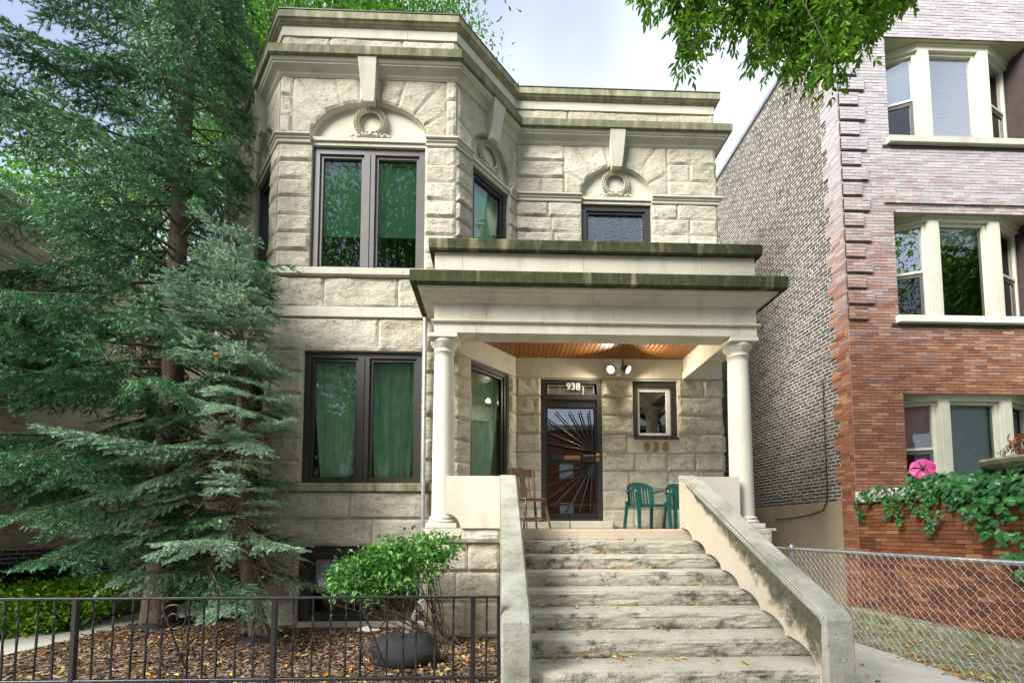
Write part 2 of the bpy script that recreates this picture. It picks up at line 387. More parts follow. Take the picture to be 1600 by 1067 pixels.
#MAIN
# ------------------------------------------------------------------ ground, paths, road
def sheet(name, pts, z, mat):
    m = MB(); m.add([(p[0], p[1], z) for p in pts], [tuple(range(len(pts)))]); return structure(m.build(name, mat))
sheet('ground', [(-250, -250), (250, -250), (250, 250), (-250, 250)], -0.02, M['grass'])
sheet('mulch_bed', [(-9, 2.62), (0.03, 2.62), (0.03, 6.9), (-0.6, 6.9), (-4.5, 8.2), (-9, 8.2)], -0.008, M['soil'])
sheet('sidewalk', [(-40, -0.6), (40, -0.6), (40, 2.6), (-40, 2.6)], -0.012, M['concrete'])
sheet('road', [(-60, -9), (60, -9), (60, -1.6), (-60, -1.6)], -0.014, M['asphalt'])
sheet('side_path', [(-6.6, 2.62), (-5.45, 2.62), (-5.5, 5.2), (-5.3, 6.7), (-4.95, 7.6), (-4.9, 16), (-6.1, 16), (-6.05, 7.3), (-6.25, 5.9)], 0.012, M['concrete'])
sheet('gangway_walk', [(2.66, 2.6), (4.47, 2.6), (4.47, 16), (2.66, 16)], 0.004, M['concrete'])
sheet('mossy_strip', [(4.48, 2.6), (5.82, 2.6), (5.82, 16), (4.48, 16)], 0.0, M['mossconc'])
m = MB()
for k in range(6): m.bev((5.76, 2.6 + k * .8, -.02), (6.02, 3.392 + k * .8, .13), .015)
structure(m.build('kerb', M['mossconc']))

# ------------------------------------------------------------------ rock-faced masonry
class Fr:
    def __init__(s, a, b):
        s.a = Vector((a[0], a[1])); d = Vector((b[0], b[1])) - s.a; s.L = d.length; s.d = d / s.L; s.n = Vector((s.d.y, -s.d.x))
    def p(s, u, z, o=0.0):
        q = s.a + s.d * u + s.n * o; return Vector((q.x, q.y, z))
    def box(s, mb, u0, u1, z0, z1, o0, o1):
        P = [s.p(u0, z0, o1), s.p(u1, z0, o1), s.p(u1, z0, o0), s.p(u0, z0, o0)]
        return mb.add(P + [q + Vector((0, 0, z1 - z0)) for q in P], [(3, 2, 1, 0), (4, 5, 6, 7), (0, 1, 5, 4), (1, 2, 6, 5), (2, 3, 7, 6), (3, 0, 4, 7)])
PENDING = []      # (parent, visible area, MB, name, material)
def rock_patch(fr, S, w, h, parent, amp=.042, mat=None, seed=0, edge=.012, back=.07, cell=.04, name='stone', o0=.010, crisp=1.0):
    nu = max(3, int(round(w / cell))); nv = max(3, int(round(h / cell)))
    vs = []; fs = []; off = Vector((seed * 7.13 % 91, seed * 3.71 % 67, seed * 1.37 % 53))
    tilt = random.Random(seed * 13 + 5); ta = tilt.uniform(-.25, .25); tb = tilt.uniform(-.45, .25); lv = tilt.uniform(.75, 1.15)
    for j in range(nv + 1):
        for i in range(nu + 1):
            s = i / nu; t = j / nv
            u, z = S(s, t); ed = min(s * w, (1 - s) * w, t * h, (1 - t) * h); mfac = min(1, ed / edge); mfac = mfac * (2 - mfac)
            q = Vector((u * 1.0, z * 1.35, 0)) + off
            n1 = mn.noise(q * 3.1); n2 = .9 - 1.7 * mn.voronoi(q * 5.2)[0][0]; n3 = mn.noise(q * 15)
            d = o0 + mfac * amp * max(.08, lv * (.52 + .55 * n1 + .30 * n2 + .16 * n3 + ta * (s - .5) * 2 + tb * (t - .5) * 2))
            ju = 0 if i in (0, nu) else mn.noise(q * 11 + Vector((9, 9, 0))) * .012
            vs.append(fr.p(u + ju, z, d))
    W_ = nu + 1
    for j in range(nv):
        for i in range(nu):
            a = j * W_ + i
            if (i + j + seed) % 2: fs += [(a, a + 1, a + W_ + 1), (a, a + W_ + 1, a + W_)]
            else: fs += [(a, a + 1, a + W_), (a + 1, a + W_ + 1, a + W_)]
    rim = [i for i in range(nu + 1)] + [j * W_ + nu for j in range(1, nv + 1)] + [nv * W_ + i for i in range(nu - 1, -1, -1)] + [j * W_ for j in range(nv - 1, 0, -1)]
    nb = len(vs); nn = Vector((fr.n.x, fr.n.y, 0))
    for k in rim: vs.append(vs[k] - nn * back)
    R = len(rim)
    for k in range(R):
        l = (k + 1) % R; fs.append((rim[l], rim[k], nb + k, nb + l))
    mb = MB(); mb.add(vs, fs); PENDING.append((parent, w * h, mb, name, mat or M['rock'])); return mb
def flush_stones(limit=300):
    groups = {}
    for it in PENDING: groups.setdefault((it[0].name, it[3]), []).append(it)
    for (pn, nm), items in groups.items():
        items.sort(key=lambda x: -x[1])
        for it in items[:limit]: it[2].build(nm, it[4], it[0])
        rest = items[limit:]
        if rest:
            mb = MB()
            for it in rest: mb.add(it[2].v, it[2].f)
            mb.build(nm + '_remainder', rest[0][4], rest[0][0], kind='stuff')
    PENDING.clear()
JT = .003
def rect_stone(fr, u0, u1, z0, z1, parent, seed, **kw):
    a, b, c, d = u0 + JT, u1 - JT, z0 + JT, z1 - JT
    return rock_patch(fr, lambda s, t: (a + (b - a) * s, c + (d - c) * t), b - a, d - c, parent, seed=seed, **kw)
SEED = [1]
def spans(u0, u1, z0, z1, openings):
    sp = [(u0, u1)]
    for (a, b, c, d) in openings:
        if min(d, z1) - max(c, z0) > .03:
            ns = []
            for (p, q) in sp:
                if b <= p or a >= q: ns.append((p, q)); continue
                if a - p > .03: ns.append((p, a))
                if q - b > .03: ns.append((b, q))
            sp = ns
    return sp
def course_fill(fr, u0, u1, courses, openings, parent, avg=.7, rng=None, **kw):
    rng = rng or random.Random(int(fr.L * 1000))
    for ci, (z0, z1) in enumerate(courses):
        for (p, q) in spans(u0, u1, z0, z1, openings):
            L = q - p; n = max(1, int(round(L / (avg * rng.uniform(.8, 1.25)))))
            if L > .95 and n == 1: n = 2
            cuts = [p + L * (k + (rng.uniform(-.22, .22) if 0 < k < n else 0)) / n for k in range(n + 1)]
            for k in range(n):
                SEED[0] += 1; rect_stone(fr, cuts[k], cuts[k + 1], z0, z1, parent, SEED[0], **kw)
def backing(mb, fr, u0, u1, z0, z1, openings, o1=-.002, th=.30):
    zs = sorted({z0, z1} | {v for o in openings for v in (o[2], o[3]) if z0 < v < z1})
    for a, b in zip(zs, zs[1:]):
        for p, q in spans(u0, u1, a, b, [(o[0], o[1], o[2] - 1e-4, o[3] + 1e-4) for o in openings]):
            fr.box(mb, p, q, a, b, o1 - th, o1)
def offset_path(path, o):
    P = [Vector(p) for p in path]; out = []
    for i, p in enumerate(P):
        d0 = (P[i] - P[i - 1]).normalized() if i else None; d1 = (P[i + 1] - P[i]).normalized() if i < len(P) - 1 else None
        n0 = Vector((d0.y, -d0.x)) if d0 else None; n1 = Vector((d1.y, -d1.x)) if d1 else None
        if n0 is None: out.append(p + n1 * o)
        elif n1 is None: out.append(p + n0 * o)
        else:
            b = (n0 + n1); b = b / b.dot(n0); out.append(p + b * o)
    return out
def sweep_split(path, prof, name, mat, parent, step=1.35, gap=.004, seed=1):
    P_ = [Vector(p) for p in path]; cum = [0]
    for a, b in zip(P_, P_[1:]): cum.append(cum[-1] + (b - a).length)
    rg = random.Random(seed); cuts = []; s = step * rg.uniform(.6, 1.0)
    while s < cum[-1] - .4:
        if min(abs(s - c) for c in cum) > .22: cuts.append(s)
        s += step * rg.uniform(.8, 1.2)
    def at(s):
        for i in range(len(P_) - 1):
            if s <= cum[i + 1] + 1e-9: return P_[i] + (P_[i + 1] - P_[i]) * ((s - cum[i]) / (cum[i + 1] - cum[i]))
    ed = [0] + cuts + [cum[-1]]
    for i in range(len(ed) - 1):
        a = ed[i] + (gap / 2 if i else 0); b = ed[i + 1] - (gap / 2 if i < len(ed) - 2 else 0)
        sweep([at(a)] + [P_[k] for k in range(1, len(P_) - 1) if a + .01 < cum[k] < b - .01] + [at(b)], prof, name, mat, parent)
def sweep(path, prof, name, mat, parent, smooth=False):
    """prof: closed list of (outward offset, z) going counter-clockwise"""
    rings = [[(q.x, q.y, z) for q in offset_path(path, o)] for o, z in prof]; m = len(path); k = len(prof)
    vs = [rings[j][i] for i in range(m) for j in range(k)]; fs = []
    for i in range(m - 1):
        for j in range(k):
            l = (j + 1) % k; fs.append((i * k + j, (i + 1) * k + j, (i + 1) * k + l, i * k + l))
    fs.append(tuple(range(k))); fs.append(tuple((m - 1) * k + j for j in range(k - 1, -1, -1)))
    mb = MB(); mb.add(vs, fs, smooth); return mb.build(name, mat, parent)

# ------------------------------------------------------------------ the greystone house
HOUSE = thing('greystone_house', 'two-storey grey limestone house with rock-faced blocks, angled bay and wreath ornaments', 'house', (0, 7.78, 0))
YM, YB = 7.78, 6.68
PW = [(-4.85, YM), (-4.35, YM), (-3.37, YB), (-.655, YB), (.33, YM), (4.02, YM)]
FL0, FLc, FF, FRc, FM = [Fr(PW[i], PW[i + 1]) for i in range(5)]
FS = Fr((4.02, YM), (4.02, 13.0))
ZB = [0, .36, .78, 1.165, 1.56, 1.96]
Z1 = [2.094 + .333 * i for i in range(7)]          # 2.094 .. 4.092
Z2 = [5.35 + .285 * i for i in range(8)]           # 5.35 .. 7.429
cour = lambda zs: list(zip(zs, zs[1:]))
def ux(fr, X): return X - fr.a.x
ZW = 7.345
wF2 = (ux(FF, -2.865), ux(FF, -1.13), 5.35, ZW); wF1 = (ux(FF, -2.905), ux(FF, -1.14), 2.094, 4.092); wFb = (ux(FF, -2.907), ux(FF, -.92), .07, 1.165)
wR2 = (.37, 1.25, 5.35, ZW); wR1 = (.345, 1.28, 2.094, 4.092)
wL2 = (.226, 1.106, 5.35, ZW); wL1 = (.196, 1.131, 2.094, 4.092); wLb = (.30, 1.0, .2, 1.165)
wM2 = (ux(FM, 1.52), ux(FM, 2.81), 5.35, ZW); wM1 = (ux(FM, 2.41), ux(FM, 3.22), 3.03, 4.06); wMd = (ux(FM, .77), ux(FM, 1.85), 1.56, 4.065)
RISE = .58; ZS = 7.48; ZT = 8.44
LUN = [(FF, (wF2[0] + wF2[1]) / 2, .885), (FRc, (wR2[0] + wR2[1]) / 2, .485), (FLc, (wL2[0] + wL2[1]) / 2, .485), (FM, (wM2[0] + wM2[1]) / 2, .65)]
rng = random.Random(4)
def wall_stones(fr, ops_b, ops1, ops2, lun, first=True, base=True, porch=False):
    L = fr.L
    if base: course_fill(fr, 0, L, cour(ZB), ops_b, HOUSE, .95, rng)
    if first:
        course_fill(fr, 0, L, cour(Z1), ops1, HOUSE, .62, rng)
        if not porch:
            course_fill(fr, 0, L, [(4.092, 4.593)], [], HOUSE, 1.05, rng); course_fill(fr, 0, L, [(4.751, 5.23)], [], HOUSE, .85, rng)
    course_fill(fr, 0, L, cour(Z2), ops2, HOUSE, .75, rng)
    if lun:
        uc, a = lun; wr = .30; u0, u1 = max(0, uc - a - wr), min(L, uc + a + wr)
        nz_ = 9 if a > .7 else 7
        # voussoirs: wedge stones between the ellipse and the rectangle round it
        def outer(th):
            c, s_ = math.cos(th), math.sin(th)
            k = min((u1 - uc) / c if c > 1e-6 else 1e9, (u0 - uc) / c if c < -1e-6 else 1e9, (ZT - ZS) / s_ if s_ > 1e-6 else 1e9)
            return uc + c * k, ZS + s_ * k
        ths = [math.pi * (1 - k / nz_) for k in range(nz_ + 1)]
        for k in range(nz_):
            t0, t1 = ths[k], ths[k + 1]
            def S(s, t, t0=t0, t1=t1):
                th = t0 + (t1 - t0) * (.004 + s * .992); ui, zi = uc + a * math.cos(th), ZS + RISE * math.sin(th); uo, zo = outer(th)
                tt = .004 + t * .992; return ui + (uo - ui) * tt, max(ZS + .004, zi + (zo - zi) * tt)
            SEED[0] += 1
            p0, p1, p2 = Vector(S(0, 0)), Vector(S(1, 0)), Vector(S(.5, 1)); 
            rock_patch(fr, S, max(.12, (p1 - p0).length * 1.15), max(.12, (p2 - (p0 + p1) / 2).length), HOUSE, seed=SEED[0], amp=.026, edge=.008)
        zz = [ZS, ZS + .32, ZS + .64, ZT]
        if u0 > .05: course_fill(fr, 0, u0, cour(zz), [], HOUSE, .6, rng)
        if u1 < L - .05: course_fill(fr, u1, L, cour(zz), [], HOUSE, .6, rng)
    else: course_fill(fr, 0, L, cour([ZS, ZS + .32, ZS + .64, ZT]), [], HOUSE, .6, rng)
    course_fill(fr, 0, L, [(8.78, 9.13)], [], HOUSE, 1.1, rng, amp=.04, o0=-.02)
wall_stones(FF, [wFb], [wF1], [wF2], LUN[0][1:]); wall_stones(FRc, [], [wR1], [wR2], LUN[1][1:], porch=True, base=False)
wall_stones(FLc, [wLb], [wL1], [wL2], LUN[2][1:]); wall_stones(FL0, [], [], [], None)
wall_stones(FM, [], [wM1, wMd, (ux(FM, 2.29), ux(FM, 3.34), 2.80, 3.03)], [wM2], LUN[3][1:], porch=True, base=False)
course_fill(FM, 0, FM.L, [(1.42, 1.76), (1.76, 2.094)], [wMd], HOUSE, .7, rng)
course_fill(FS, 0, 1.1, cour(ZB + Z1 + [4.593, 5.23] + Z2[1:] + [ZS + .32, ZS + .64, ZT]), [], HOUSE, .75, rng, amp=.075)
course_fill(FS, 0, 1.1, [(8.78, 9.13)], [], HOUSE, 1.1, rng, o0=-.02)
flush_stones(300)
# wall core behind the stones (joint mortar) with the openings left free, and the rest of the shell
mb = MB()
lun_ops = lambda l: []
lo = lambda l: (l[1] - l[2], l[1] + l[2], ZW, ZS + RISE + .02)
for fr, ops in ((FF, [wFb, wF1, wF2, lo(LUN[0])]), (FRc, [wR1, wR2, lo(LUN[1])]), (FLc, [wLb, wL1, wL2, lo(LUN[2])]), (FL0, []), (FM, [wM1, wMd, wM2, lo(LUN[3])])):
    backing(mb, fr, 0, fr.L, -.1, 8.44, ops)
    backing(mb, fr, 0, fr.L, 8.44, 9.29, [], o1=-.05)
mb.build('wall_core', M['mortar_d'], HOUSE)
mb = MB()
mb.box((3.70, YM + .31, -.1), (4.018, 16, 9.25)); mb.box((-4.85, YM + .31, -.1), (-4.55, 16, 9.3)); mb.box((-4.85, 16.01, -.1), (4.02, 16.3, 9.3))
mb.build('side_wall', M['dressed'], HOUSE)
mb = MB(); mb.add([(x, y, 8.9) for x, y in [(-4.8, 16), (-4.8, YM + .2), (-4.3, YM + .2), (-3.3, YB + .2), (-.7, YB + .2), (.3, YM + .2), (4.0, YM + .2), (4.0, 16)]], [tuple(range(8))]); mb.build('roof', M['asphalt'], HOUSE)
mb = MB()
for z in (1.42, 4.75):
    mb.add([(x, y, z) for x, y in [(-4.5, 15.9), (-4.5, YM + .31), (-4.2, YM + .31), (-3.25, YB + .31), (-.78, YB + .31), (.2, YM + .31), (3.7, YM + .31), (3.7, 15.9)]], [tuple(range(8))])
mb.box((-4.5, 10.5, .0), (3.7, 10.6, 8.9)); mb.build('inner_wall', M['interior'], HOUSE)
# smooth trim swept along the wall line
full = PW + [(4.02, 8.9)]
bay = PW[:5]
sweep_split(full, [(-.10, 8.425), (.025, 8.425), (.035, 8.44), (.045, 8.445), (.06, 8.475), (.10, 8.51), (.145, 8.53), (.15, 8.55), (.165, 8.555), (.18, 8.575), (.185, 8.60), (-.10, 8.60)], 'cornice', M['dressed'], HOUSE)
sweep_split(full, [(-.05, 8.601), (.215, 8.601), (.23, 8.615), (.23, 8.745), (.215, 8.76), (-.05, 8.78)], 'ledge', M['mossm'], HOUSE, 1.5)
sweep_split(full, [(-.06, 9.13), (.01, 9.13), (.01, 9.29), (-.06, 9.29)], 'parapet_band', M['dressed'], HOUSE)
sweep_split(full, [(-.3, 9.29), (.03, 9.29), (.04, 9.305), (.06, 9.315), (.08, 9.345), (.095, 9.35), (.095, 9.455), (.085, 9.47), (-.3, 9.47)], 'coping', M['mossl'], HOUSE)
sweep(full, [(-.28, 9.472), (.10, 9.472), (.10, 9.486), (-.28, 9.49)], 'flashing', M['greyframe'], HOUSE)
sweep_split(bay, [(-.05, 4.593), (.035, 4.593), (.055, 4.60), (.055, 4.74), (.045, 4.751), (-.05, 4.751)], 'belt_course', M['dressed'], HOUSE)
sweep_split(bay, [(-.12, 5.23), (.06, 5.23), (.085, 5.245), (.085, 5.335), (.07, 5.35), (-.12, 5.352)], 'window_sill', M['dressed'], HOUSE)
sweep_split(PW[:4], [(-.12, 1.96), (.05, 1.96), (.075, 1.975), (.075, 2.07), (.06, 2.084), (-.12, 2.098)], 'window_sill', M['mossl'], HOUSE)
def seg_path(fr, u0, u1): return [(fr.p(u0, 0).x, fr.p(u0, 0).y), (fr.p(u1, 0).x, fr.p(u1, 0).y)]
SP = [(-.10, 7.347), (.03, 7.347), (.04, 7.358), (.04, 7.395), (.06, 7.41), (.06, 7.435), (.09, 7.45), (.09, 7.467), (.08, 7.48), (-.10, 7.48)]
oF, oR, oL, oM = [(l[1] - l[2], l[1] + l[2]) for l in LUN[:4]]
def P(fr, u): q = fr.p(u, 0); return (q.x, q.y)
for pth in ([PW[0], PW[1], P(FLc, oL[0])], [P(FLc, oL[1]), PW[2], P(FF, oF[0])], [P(FF, oF[1]), PW[3], P(FRc, oR[0])], [P(FRc, oR[1]), PW[4], P(FM, oM[0])], [P(FM, oM[1]), PW[5], (4.02, 8.9)]):
    sweep(pth, SP, 'string_course', M['dressed'], HOUSE)
# lunettes with wreaths, keystones
def wreath(fr, uc, zc, R, parent, seed):
    rg = random.Random(seed); mb = MB()
    def leaf(c, d, n, ln, wd, th):
        d = d.normalized(); n = n.normalized(); s = d.cross(n)
        vs = [c - d * ln * .5, c + s * wd * .5 + n * th * .3, c + d * ln * .5 + n * th * .2, c - s * wd * .5 + n * th * .3, c + n * th]
        mb.add(vs, [(0, 1, 4), (1, 2, 4), (2, 3, 4), (3, 0, 4)])
    nn = Vector((fr.n.x, fr.n.y, 0)); uu = Vector((fr.d.x, fr.d.y, 0)); zz = Vector((0, 0, 1))
    C = fr.p(uc, zc, -.085)
    ring = [C + (uu * math.cos(a) + zz * math.sin(a)) * R + nn * .012 for a in [2 * math.pi * k / 40 for k in range(41)]]
    mb.tube(ring, R * .06, 8)
    for k in range(28):
        a = -math.pi / 2 + math.pi * (k // 2 + .5) / 14 * (1 if k % 2 else -1)
        for da in (-.15, 0.001, .15):
            rr = R * (1 + da * 1.05); c = C + (uu * math.cos(a) + zz * math.sin(a)) * rr + nn * .03
            tdir = (-uu * math.sin(a) + zz * math.cos(a)) * (1 if k % 2 else -1) + (uu * math.cos(a) + zz * math.sin(a)) * (da * 4.0)
            leaf(c, tdir, nn, R * .36, R * .15, R * .30)
    for s in (-1, 1):       # ribbon: bow loop and curling tail
        b = C - zz * R * 1.02 + nn * .03
        mb.tube([b, b + uu * s * R * .35 + zz * R * .05 + nn * .03, b + uu * s * R * .62 - zz * R * .03 + nn * .02], [R * .10, R * .13, R * .07], 6)
        pts = [b + uu * s * R * (.5 + .09 * k) + zz * R * (.13 * math.sin(k * 1.15) + .03) + nn * (.02 + .01 * math.cos(k * 1.3)) for k in range(12)]
        mb.tube(pts, [R * (.10 - .005 * k) for k in range(12)], 6)
        mb.tube([b + zz * R * .05, b + uu * s * R * .16 + zz * R * .33 + nn * .03, b + uu * s * R * .30 + zz * R * .30 + nn * .02], [R * .06, R * .09, R * .04], 6)
    mb.tube([b + zz * R * .02 + nn * .01, b + zz * R * .1 + nn * .05], R * .12, 8)
    mb.build('wreath', M['lunette'], parent)
for li, (fr, uc, a) in enumerate(LUN):
    mb = MB(); N = 40; el = [(uc + a * math.cos(math.pi * k / N), ZS - .02 + (RISE + .02) * math.sin(math.pi * k / N)) for k in range(N + 1)]
    front = [fr.p(u, z, .004) for u, z in el]; rec = [fr.p(u, z, -.085) for u, z in el]
    mb.add(rec, [tuple(range(N + 1))])
    mb.add(front + rec, [(i, i + 1, N + 2 + i, N + 1 + i) for i in range(N)], True)
    fr.box(mb, uc - a, uc + a, 7.40, ZS + RISE + .02, -.2, -.09)
    lp = mb.build('lunette_panel', M['lunette'], HOUSE)
    mb = MB(); fr.box(mb, uc - a, uc + a, 7.347, 7.405, -.14, -.005); fr.box(mb, uc - a - .0, uc + a, 7.407, 7.462, -.14, .022); mb.build('fillet', M['dressed'], lp)
    wreath(fr, uc, ZS + .285, .215, lp, li)
    mb = MB(); w0, w1 = .085, .14; z0, z1 = ZS + RISE - .07, 8.60
    A = [fr.p(uc - w0, z0, -.08), fr.p(uc + w0, z0, -.08), fr.p(uc + w0, z0, .10), fr.p(uc - w0, z0, .10)]
    B = [fr.p(uc - w1, z1, -.08), fr.p(uc + w1, z1, -.08), fr.p(uc + w1, z1, .21), fr.p(uc - w1, z1, .21)]
    mid = [fr.p(uc - w0 * 1.25, z0 + .17, -.08), fr.p(uc + w0 * 1.25, z0 + .17, -.08), fr.p(uc + w0 * 1.25, z0 + .17, .135), fr.p(uc - w0 * 1.25, z0 + .17, .135)]
    mb.add(A + mid + B, [(0, 1, 2, 3), (11, 10, 9, 8)] + [(i + 4 * k, (i + 1) % 4 + 4 * k, (i + 1) % 4 + 4 + 4 * k, i + 4 + 4 * k) for k in (0, 1) for i in range(4)])
    mb.build('keystone', M['dressed'], HOUSE)
# ------------------------------------------------------------------ windows of the house
def window(fr, op, parent, mat, glass, lights=1, fw=.085, mull=.15, dep=.10, kind=None, sash=.045, name='window'):
    u0, u1, z0, z1 = op; mb = MB(); o1 = -.045; o0 = o1 - dep
    fr.box(mb, u0, u0 + fw, z0, z1, o0, o1); fr.box(mb, u1 - fw, u1, z0, z1, o0, o1)
    fr.box(mb, u0 + fw, u1 - fw, z1 - fw, z1, o0, o1 - .002); fr.box(mb, u0 + fw, u1 - fw, z0, z0 + fw * .55, o0, o1 - .002)
    win = mb.build(name, mat, parent)
    iw = (u1 - u0 - 2 * fw - (lights - 1) * mull) / lights
    for k in range(lights - 1):
        a = u0 + fw + iw * (k + 1) + mull * k; mb = MB()
        fr.box(mb, a, a + mull, z0 + fw * .55, z1 - fw, o0, o1 + .006); fr.box(mb, a + mull * .44, a + mull * .56, z0 + fw * .55, z1 - fw, o1, o1 + .018); mb.build('mullion', mat, win)
    for k in range(lights):
        a = u0 + fw + k * (iw + mull); b = a + iw; c = z0 + fw * .55; d = z1 - fw; mb = MB(); q0, q1 = o0 + .01, o1 - .03
        fr.box(mb, a, a + sash, c, d, q0, q1); fr.box(mb, b - sash, b, c, d, q0, q1); fr.box(mb, a + sash, b - sash, d - sash, d, q0, q1); fr.box(mb, a + sash, b - sash, c, c + sash, q0, q1)
        mb.build('sash', mat, win)
        mb = MB(); g = q0 + .02; mb.add([fr.p(a + sash, c + sash, g), fr.p(b - sash, c + sash, g), fr.p(b - sash, d - sash, g), fr.p(a + sash, d - sash, g)], [(0, 1, 2, 3)]); mb.build('pane', glass, win)
        if kind:
            kind(fr, a, b, c, d, q0 - .09, win, k)
    return win
def shade(drop):
    def f(fr, a, b, c, d, o, win, k):
        mb = MB(); zb = d - (d - c) * drop; n = 10
        vs = [];
        for i in range(n + 1):
            vs += [fr.p(a - .05 + (b - a + .1) * i / n, d + .02, o + .006 * math.sin(i * 1.3)), fr.p(a - .05 + (b - a + .1) * i / n, zb, o + .012 * math.sin(i * 1.3 + 1))]
        mb.add(vs, [(2 * i, 2 * i + 1, 2 * i + 3, 2 * i + 2) for i in range(n)], True)
        fr.box(mb, a - .04, b + .04, zb - .02, zb + .012, o - .004, o + .018); mb.build('roller_shade', M['shade'], win)
    return f
def drape(fr, a, b, c, d, o, win, k):
    mb = MB(); n = 60; nz2 = 12; vs = []
    side = -1 if k == 0 else 1
    for j in range(nz2 + 1):
        t = j / nz2; z = d + .02 + (c - d - .02) * t
        for i in range(n + 1):
            s = i / n
            pull = (.34 * t ** 1.4) * (b - a)            # gathered to one side towards the bottom
            lo, hi = (a - .02 + pull * .6, b + .05 - pull * .9) if side < 0 else (a - .02 + pull * .3, b + .02 - pull * .5)
            u = lo + (hi - lo) * s
            fold = .045 * math.sin(s * 34 + .8 * math.sin(t * 2 + k)) + .014 * math.sin(s * 79 + 2)
            vs.append(fr.p(u, z, o - .03 + fold))
    mb.add(vs, [(j * (n + 1) + i, (j + 1) * (n + 1) + i, (j + 1) * (n + 1) + i + 1, j * (n + 1) + i + 1) for j in range(nz2) for i in range(n)], True)
    mb.build('curtain', M['curtain'], win)
def blinds(fr, a, b, c, d, o, win, k, frac=1.0, pitch=.03, mat=None):
    mb = MB(); zb = d - (d - c) * frac; n = int((d - zb) / pitch)
    for i in range(n):
        z = d - .01 - i * pitch
        mb.add([fr.p(a - .03, z - pitch * .5, o + .008), fr.p(b + .03, z - pitch * .5, o + .008), fr.p(b + .03, z + pitch * .5, o - .004), fr.p(a - .03, z + pitch * .5, o - .004)], [(0, 1, 2, 3)])
    fr.box(mb, a - .03, b + .03, zb - .03, zb - .005, o - .012, o + .012)
    mb.build('blind', mat or M['blind'], win)
window(FF, wF2, HOUSE, M['greyframe'], M['glass'], 2, .10, .17, kind=shade(.66))
window(FF, wF1, HOUSE, M['bronze'], M['glass'], 2, .09, .17, kind=drape)
window(FF, wFb, HOUSE, M['bronze'], M['glass_clear'], 2, .16, .16, kind=lambda *a: blinds(*a, frac=.55))
window(FRc, wR2, HOUSE, M['bronze'], M['glass'], 1, .07, kind=shade(.5)); window(FRc, wR1, HOUSE, M['bronze'], M['glass'], 1, .06, kind=drape)
window(FLc, wL2, HOUSE, M['bronze'], M['glass'], 1, .07, kind=shade(.5)); window(FLc, wL1, HOUSE, M['bronze'], M['glass'], 1, .06); window(FLc, wLb, HOUSE, M['bronze'], M['glass'], 1, .06)
window(FM, wM2, HOUSE, M['bronze'], M['glass_wavy'], 1, .10)
w1 = window(FM, wM1, HOUSE, M['bronze'], M['glass_clear'], 1, .10, sash=.0)
mb = MB(); a, b, c, d = wM1[0] + .10, wM1[1] - .10, wM1[2] + .055, wM1[3] - .10
for (p, q, r_, s_) in ((a, a + .045, c, d), (b - .075, b, c, d), (a + .045, b - .075, d - .07, d), (a + .045, b - .075, c, c + .05)): FM.box(mb, p, q, r_, s_, -.17, -.09)
mb.build('inner_sash', M['white'], w1)
for (u0, u1) in ((ux(FM, 2.29), ux(FM, 3.34)),):
    mb = MB(); FM.box(mb, u0 + JT, u1 - JT, 2.763, 3.026, -.10, .022); mb.build('number_stone', M['porchstone'], HOUSE)
mb = MB(); FM.box(mb, wM1[0] + .002, wM1[1] - .002, 3.0, 3.032, -.2, .05); mb.build('window_sill', M['bronze'], HOUSE)
# smooth lintel stones under the porch ceiling
cut = [0, .62, 3.69]
for a, b in zip(cut, cut[1:]):
    mb = MB(); FM.box(mb, a + JT, b - JT, 4.096, 4.55, -.1, .02); mb.build('lintel_stone', M['porchstone'], HOUSE)
mb = MB(); FRc.box(mb, .0, FRc.L - .03, 4.096, 4.55, -.1, .02); mb.build('lintel_stone', M['porchstone'], HOUSE)
mb = MB(); FM.box(mb, .0, FM.L, 4.60, 5.345, -.1, .02); FRc.box(mb, .0, FRc.L - .02, 4.752, 5.226, -.1, .02); mb.build('upper_band', M['dressed'], HOUSE)
mb = MB(); FM.box(mb, wM2[0] - .1, wM2[1] + .1, 5.25, 5.35, -.1, .07); mb.build('window_sill', M['dressed'], HOUSE)
# door step
for a, b in ((-.27, .46), (.465, 1.2), (1.205, 1.95)):
    mb = MB(); mb.bev((a + .05, YM - .17, 1.42), (b + .04, YM + .02, 1.555), .012); mb.build('door_step', M['dressed'], HOUSE)
# ------------------------------------------------------------------ front door with iron sunburst gate
u0, u1, z0, z1 = wMd; YD = YM
def px(zx, zy, Y=YM - .02):            # zoomed door sketch (4.104 px per photo pixel) -> place on the door plane
    return atY(800 + zx / 4.104, 570 + zy / 4.104, Y)
mb = MB(); fw = .085
FM.box(mb, u0, u0 + fw, z0, z1, -.12, .012); FM.box(mb, u1 - fw, u1, z0, z1, -.12, .012); FM.box(mb, u0 + fw, u1 - fw, z1 - .075, z1, -.12, .01); FM.box(mb, u0 + fw, u1 - fw, z0, z0 + .04, -.12, .01)
zt = z1 - .30; FM.box(mb, u0 + fw, u1 - fw, zt - .06, zt + .03, -.12, .008)
DOOR = mb.build('front_door', M['bronze'], HOUSE)
mb = MB(); FM.box(mb, u0 + fw, u1 - fw, z0 + .04, zt - .06, -.11, -.075); mb.build('door_leaf', M['doorpaint'], DOOR)
mb = MB(); a, b = u0 + fw + .03, u1 - fw - .03
mb.add([FM.p(a, z0 + .09, -.06), FM.p(b, z0 + .09, -.06), FM.p(b, zt - .14, -.06), FM.p(a, zt - .14, -.06)], [(0, 1, 2, 3)]); mb.build('pane', M['glass_dark'], DOOR)
mb = MB(); mb.add([FM.p(a, zt + .03, -.05), FM.p(b, zt + .03, -.05), FM.p(b, z1 - .075, -.05), FM.p(a, z1 - .075, -.05)], [(0, 1, 2, 3)]); mb.build('transom_pane', M['glass_dark'], DOOR)
mb = MB()
tz0, tz1 = zt + .045, z1 - .09
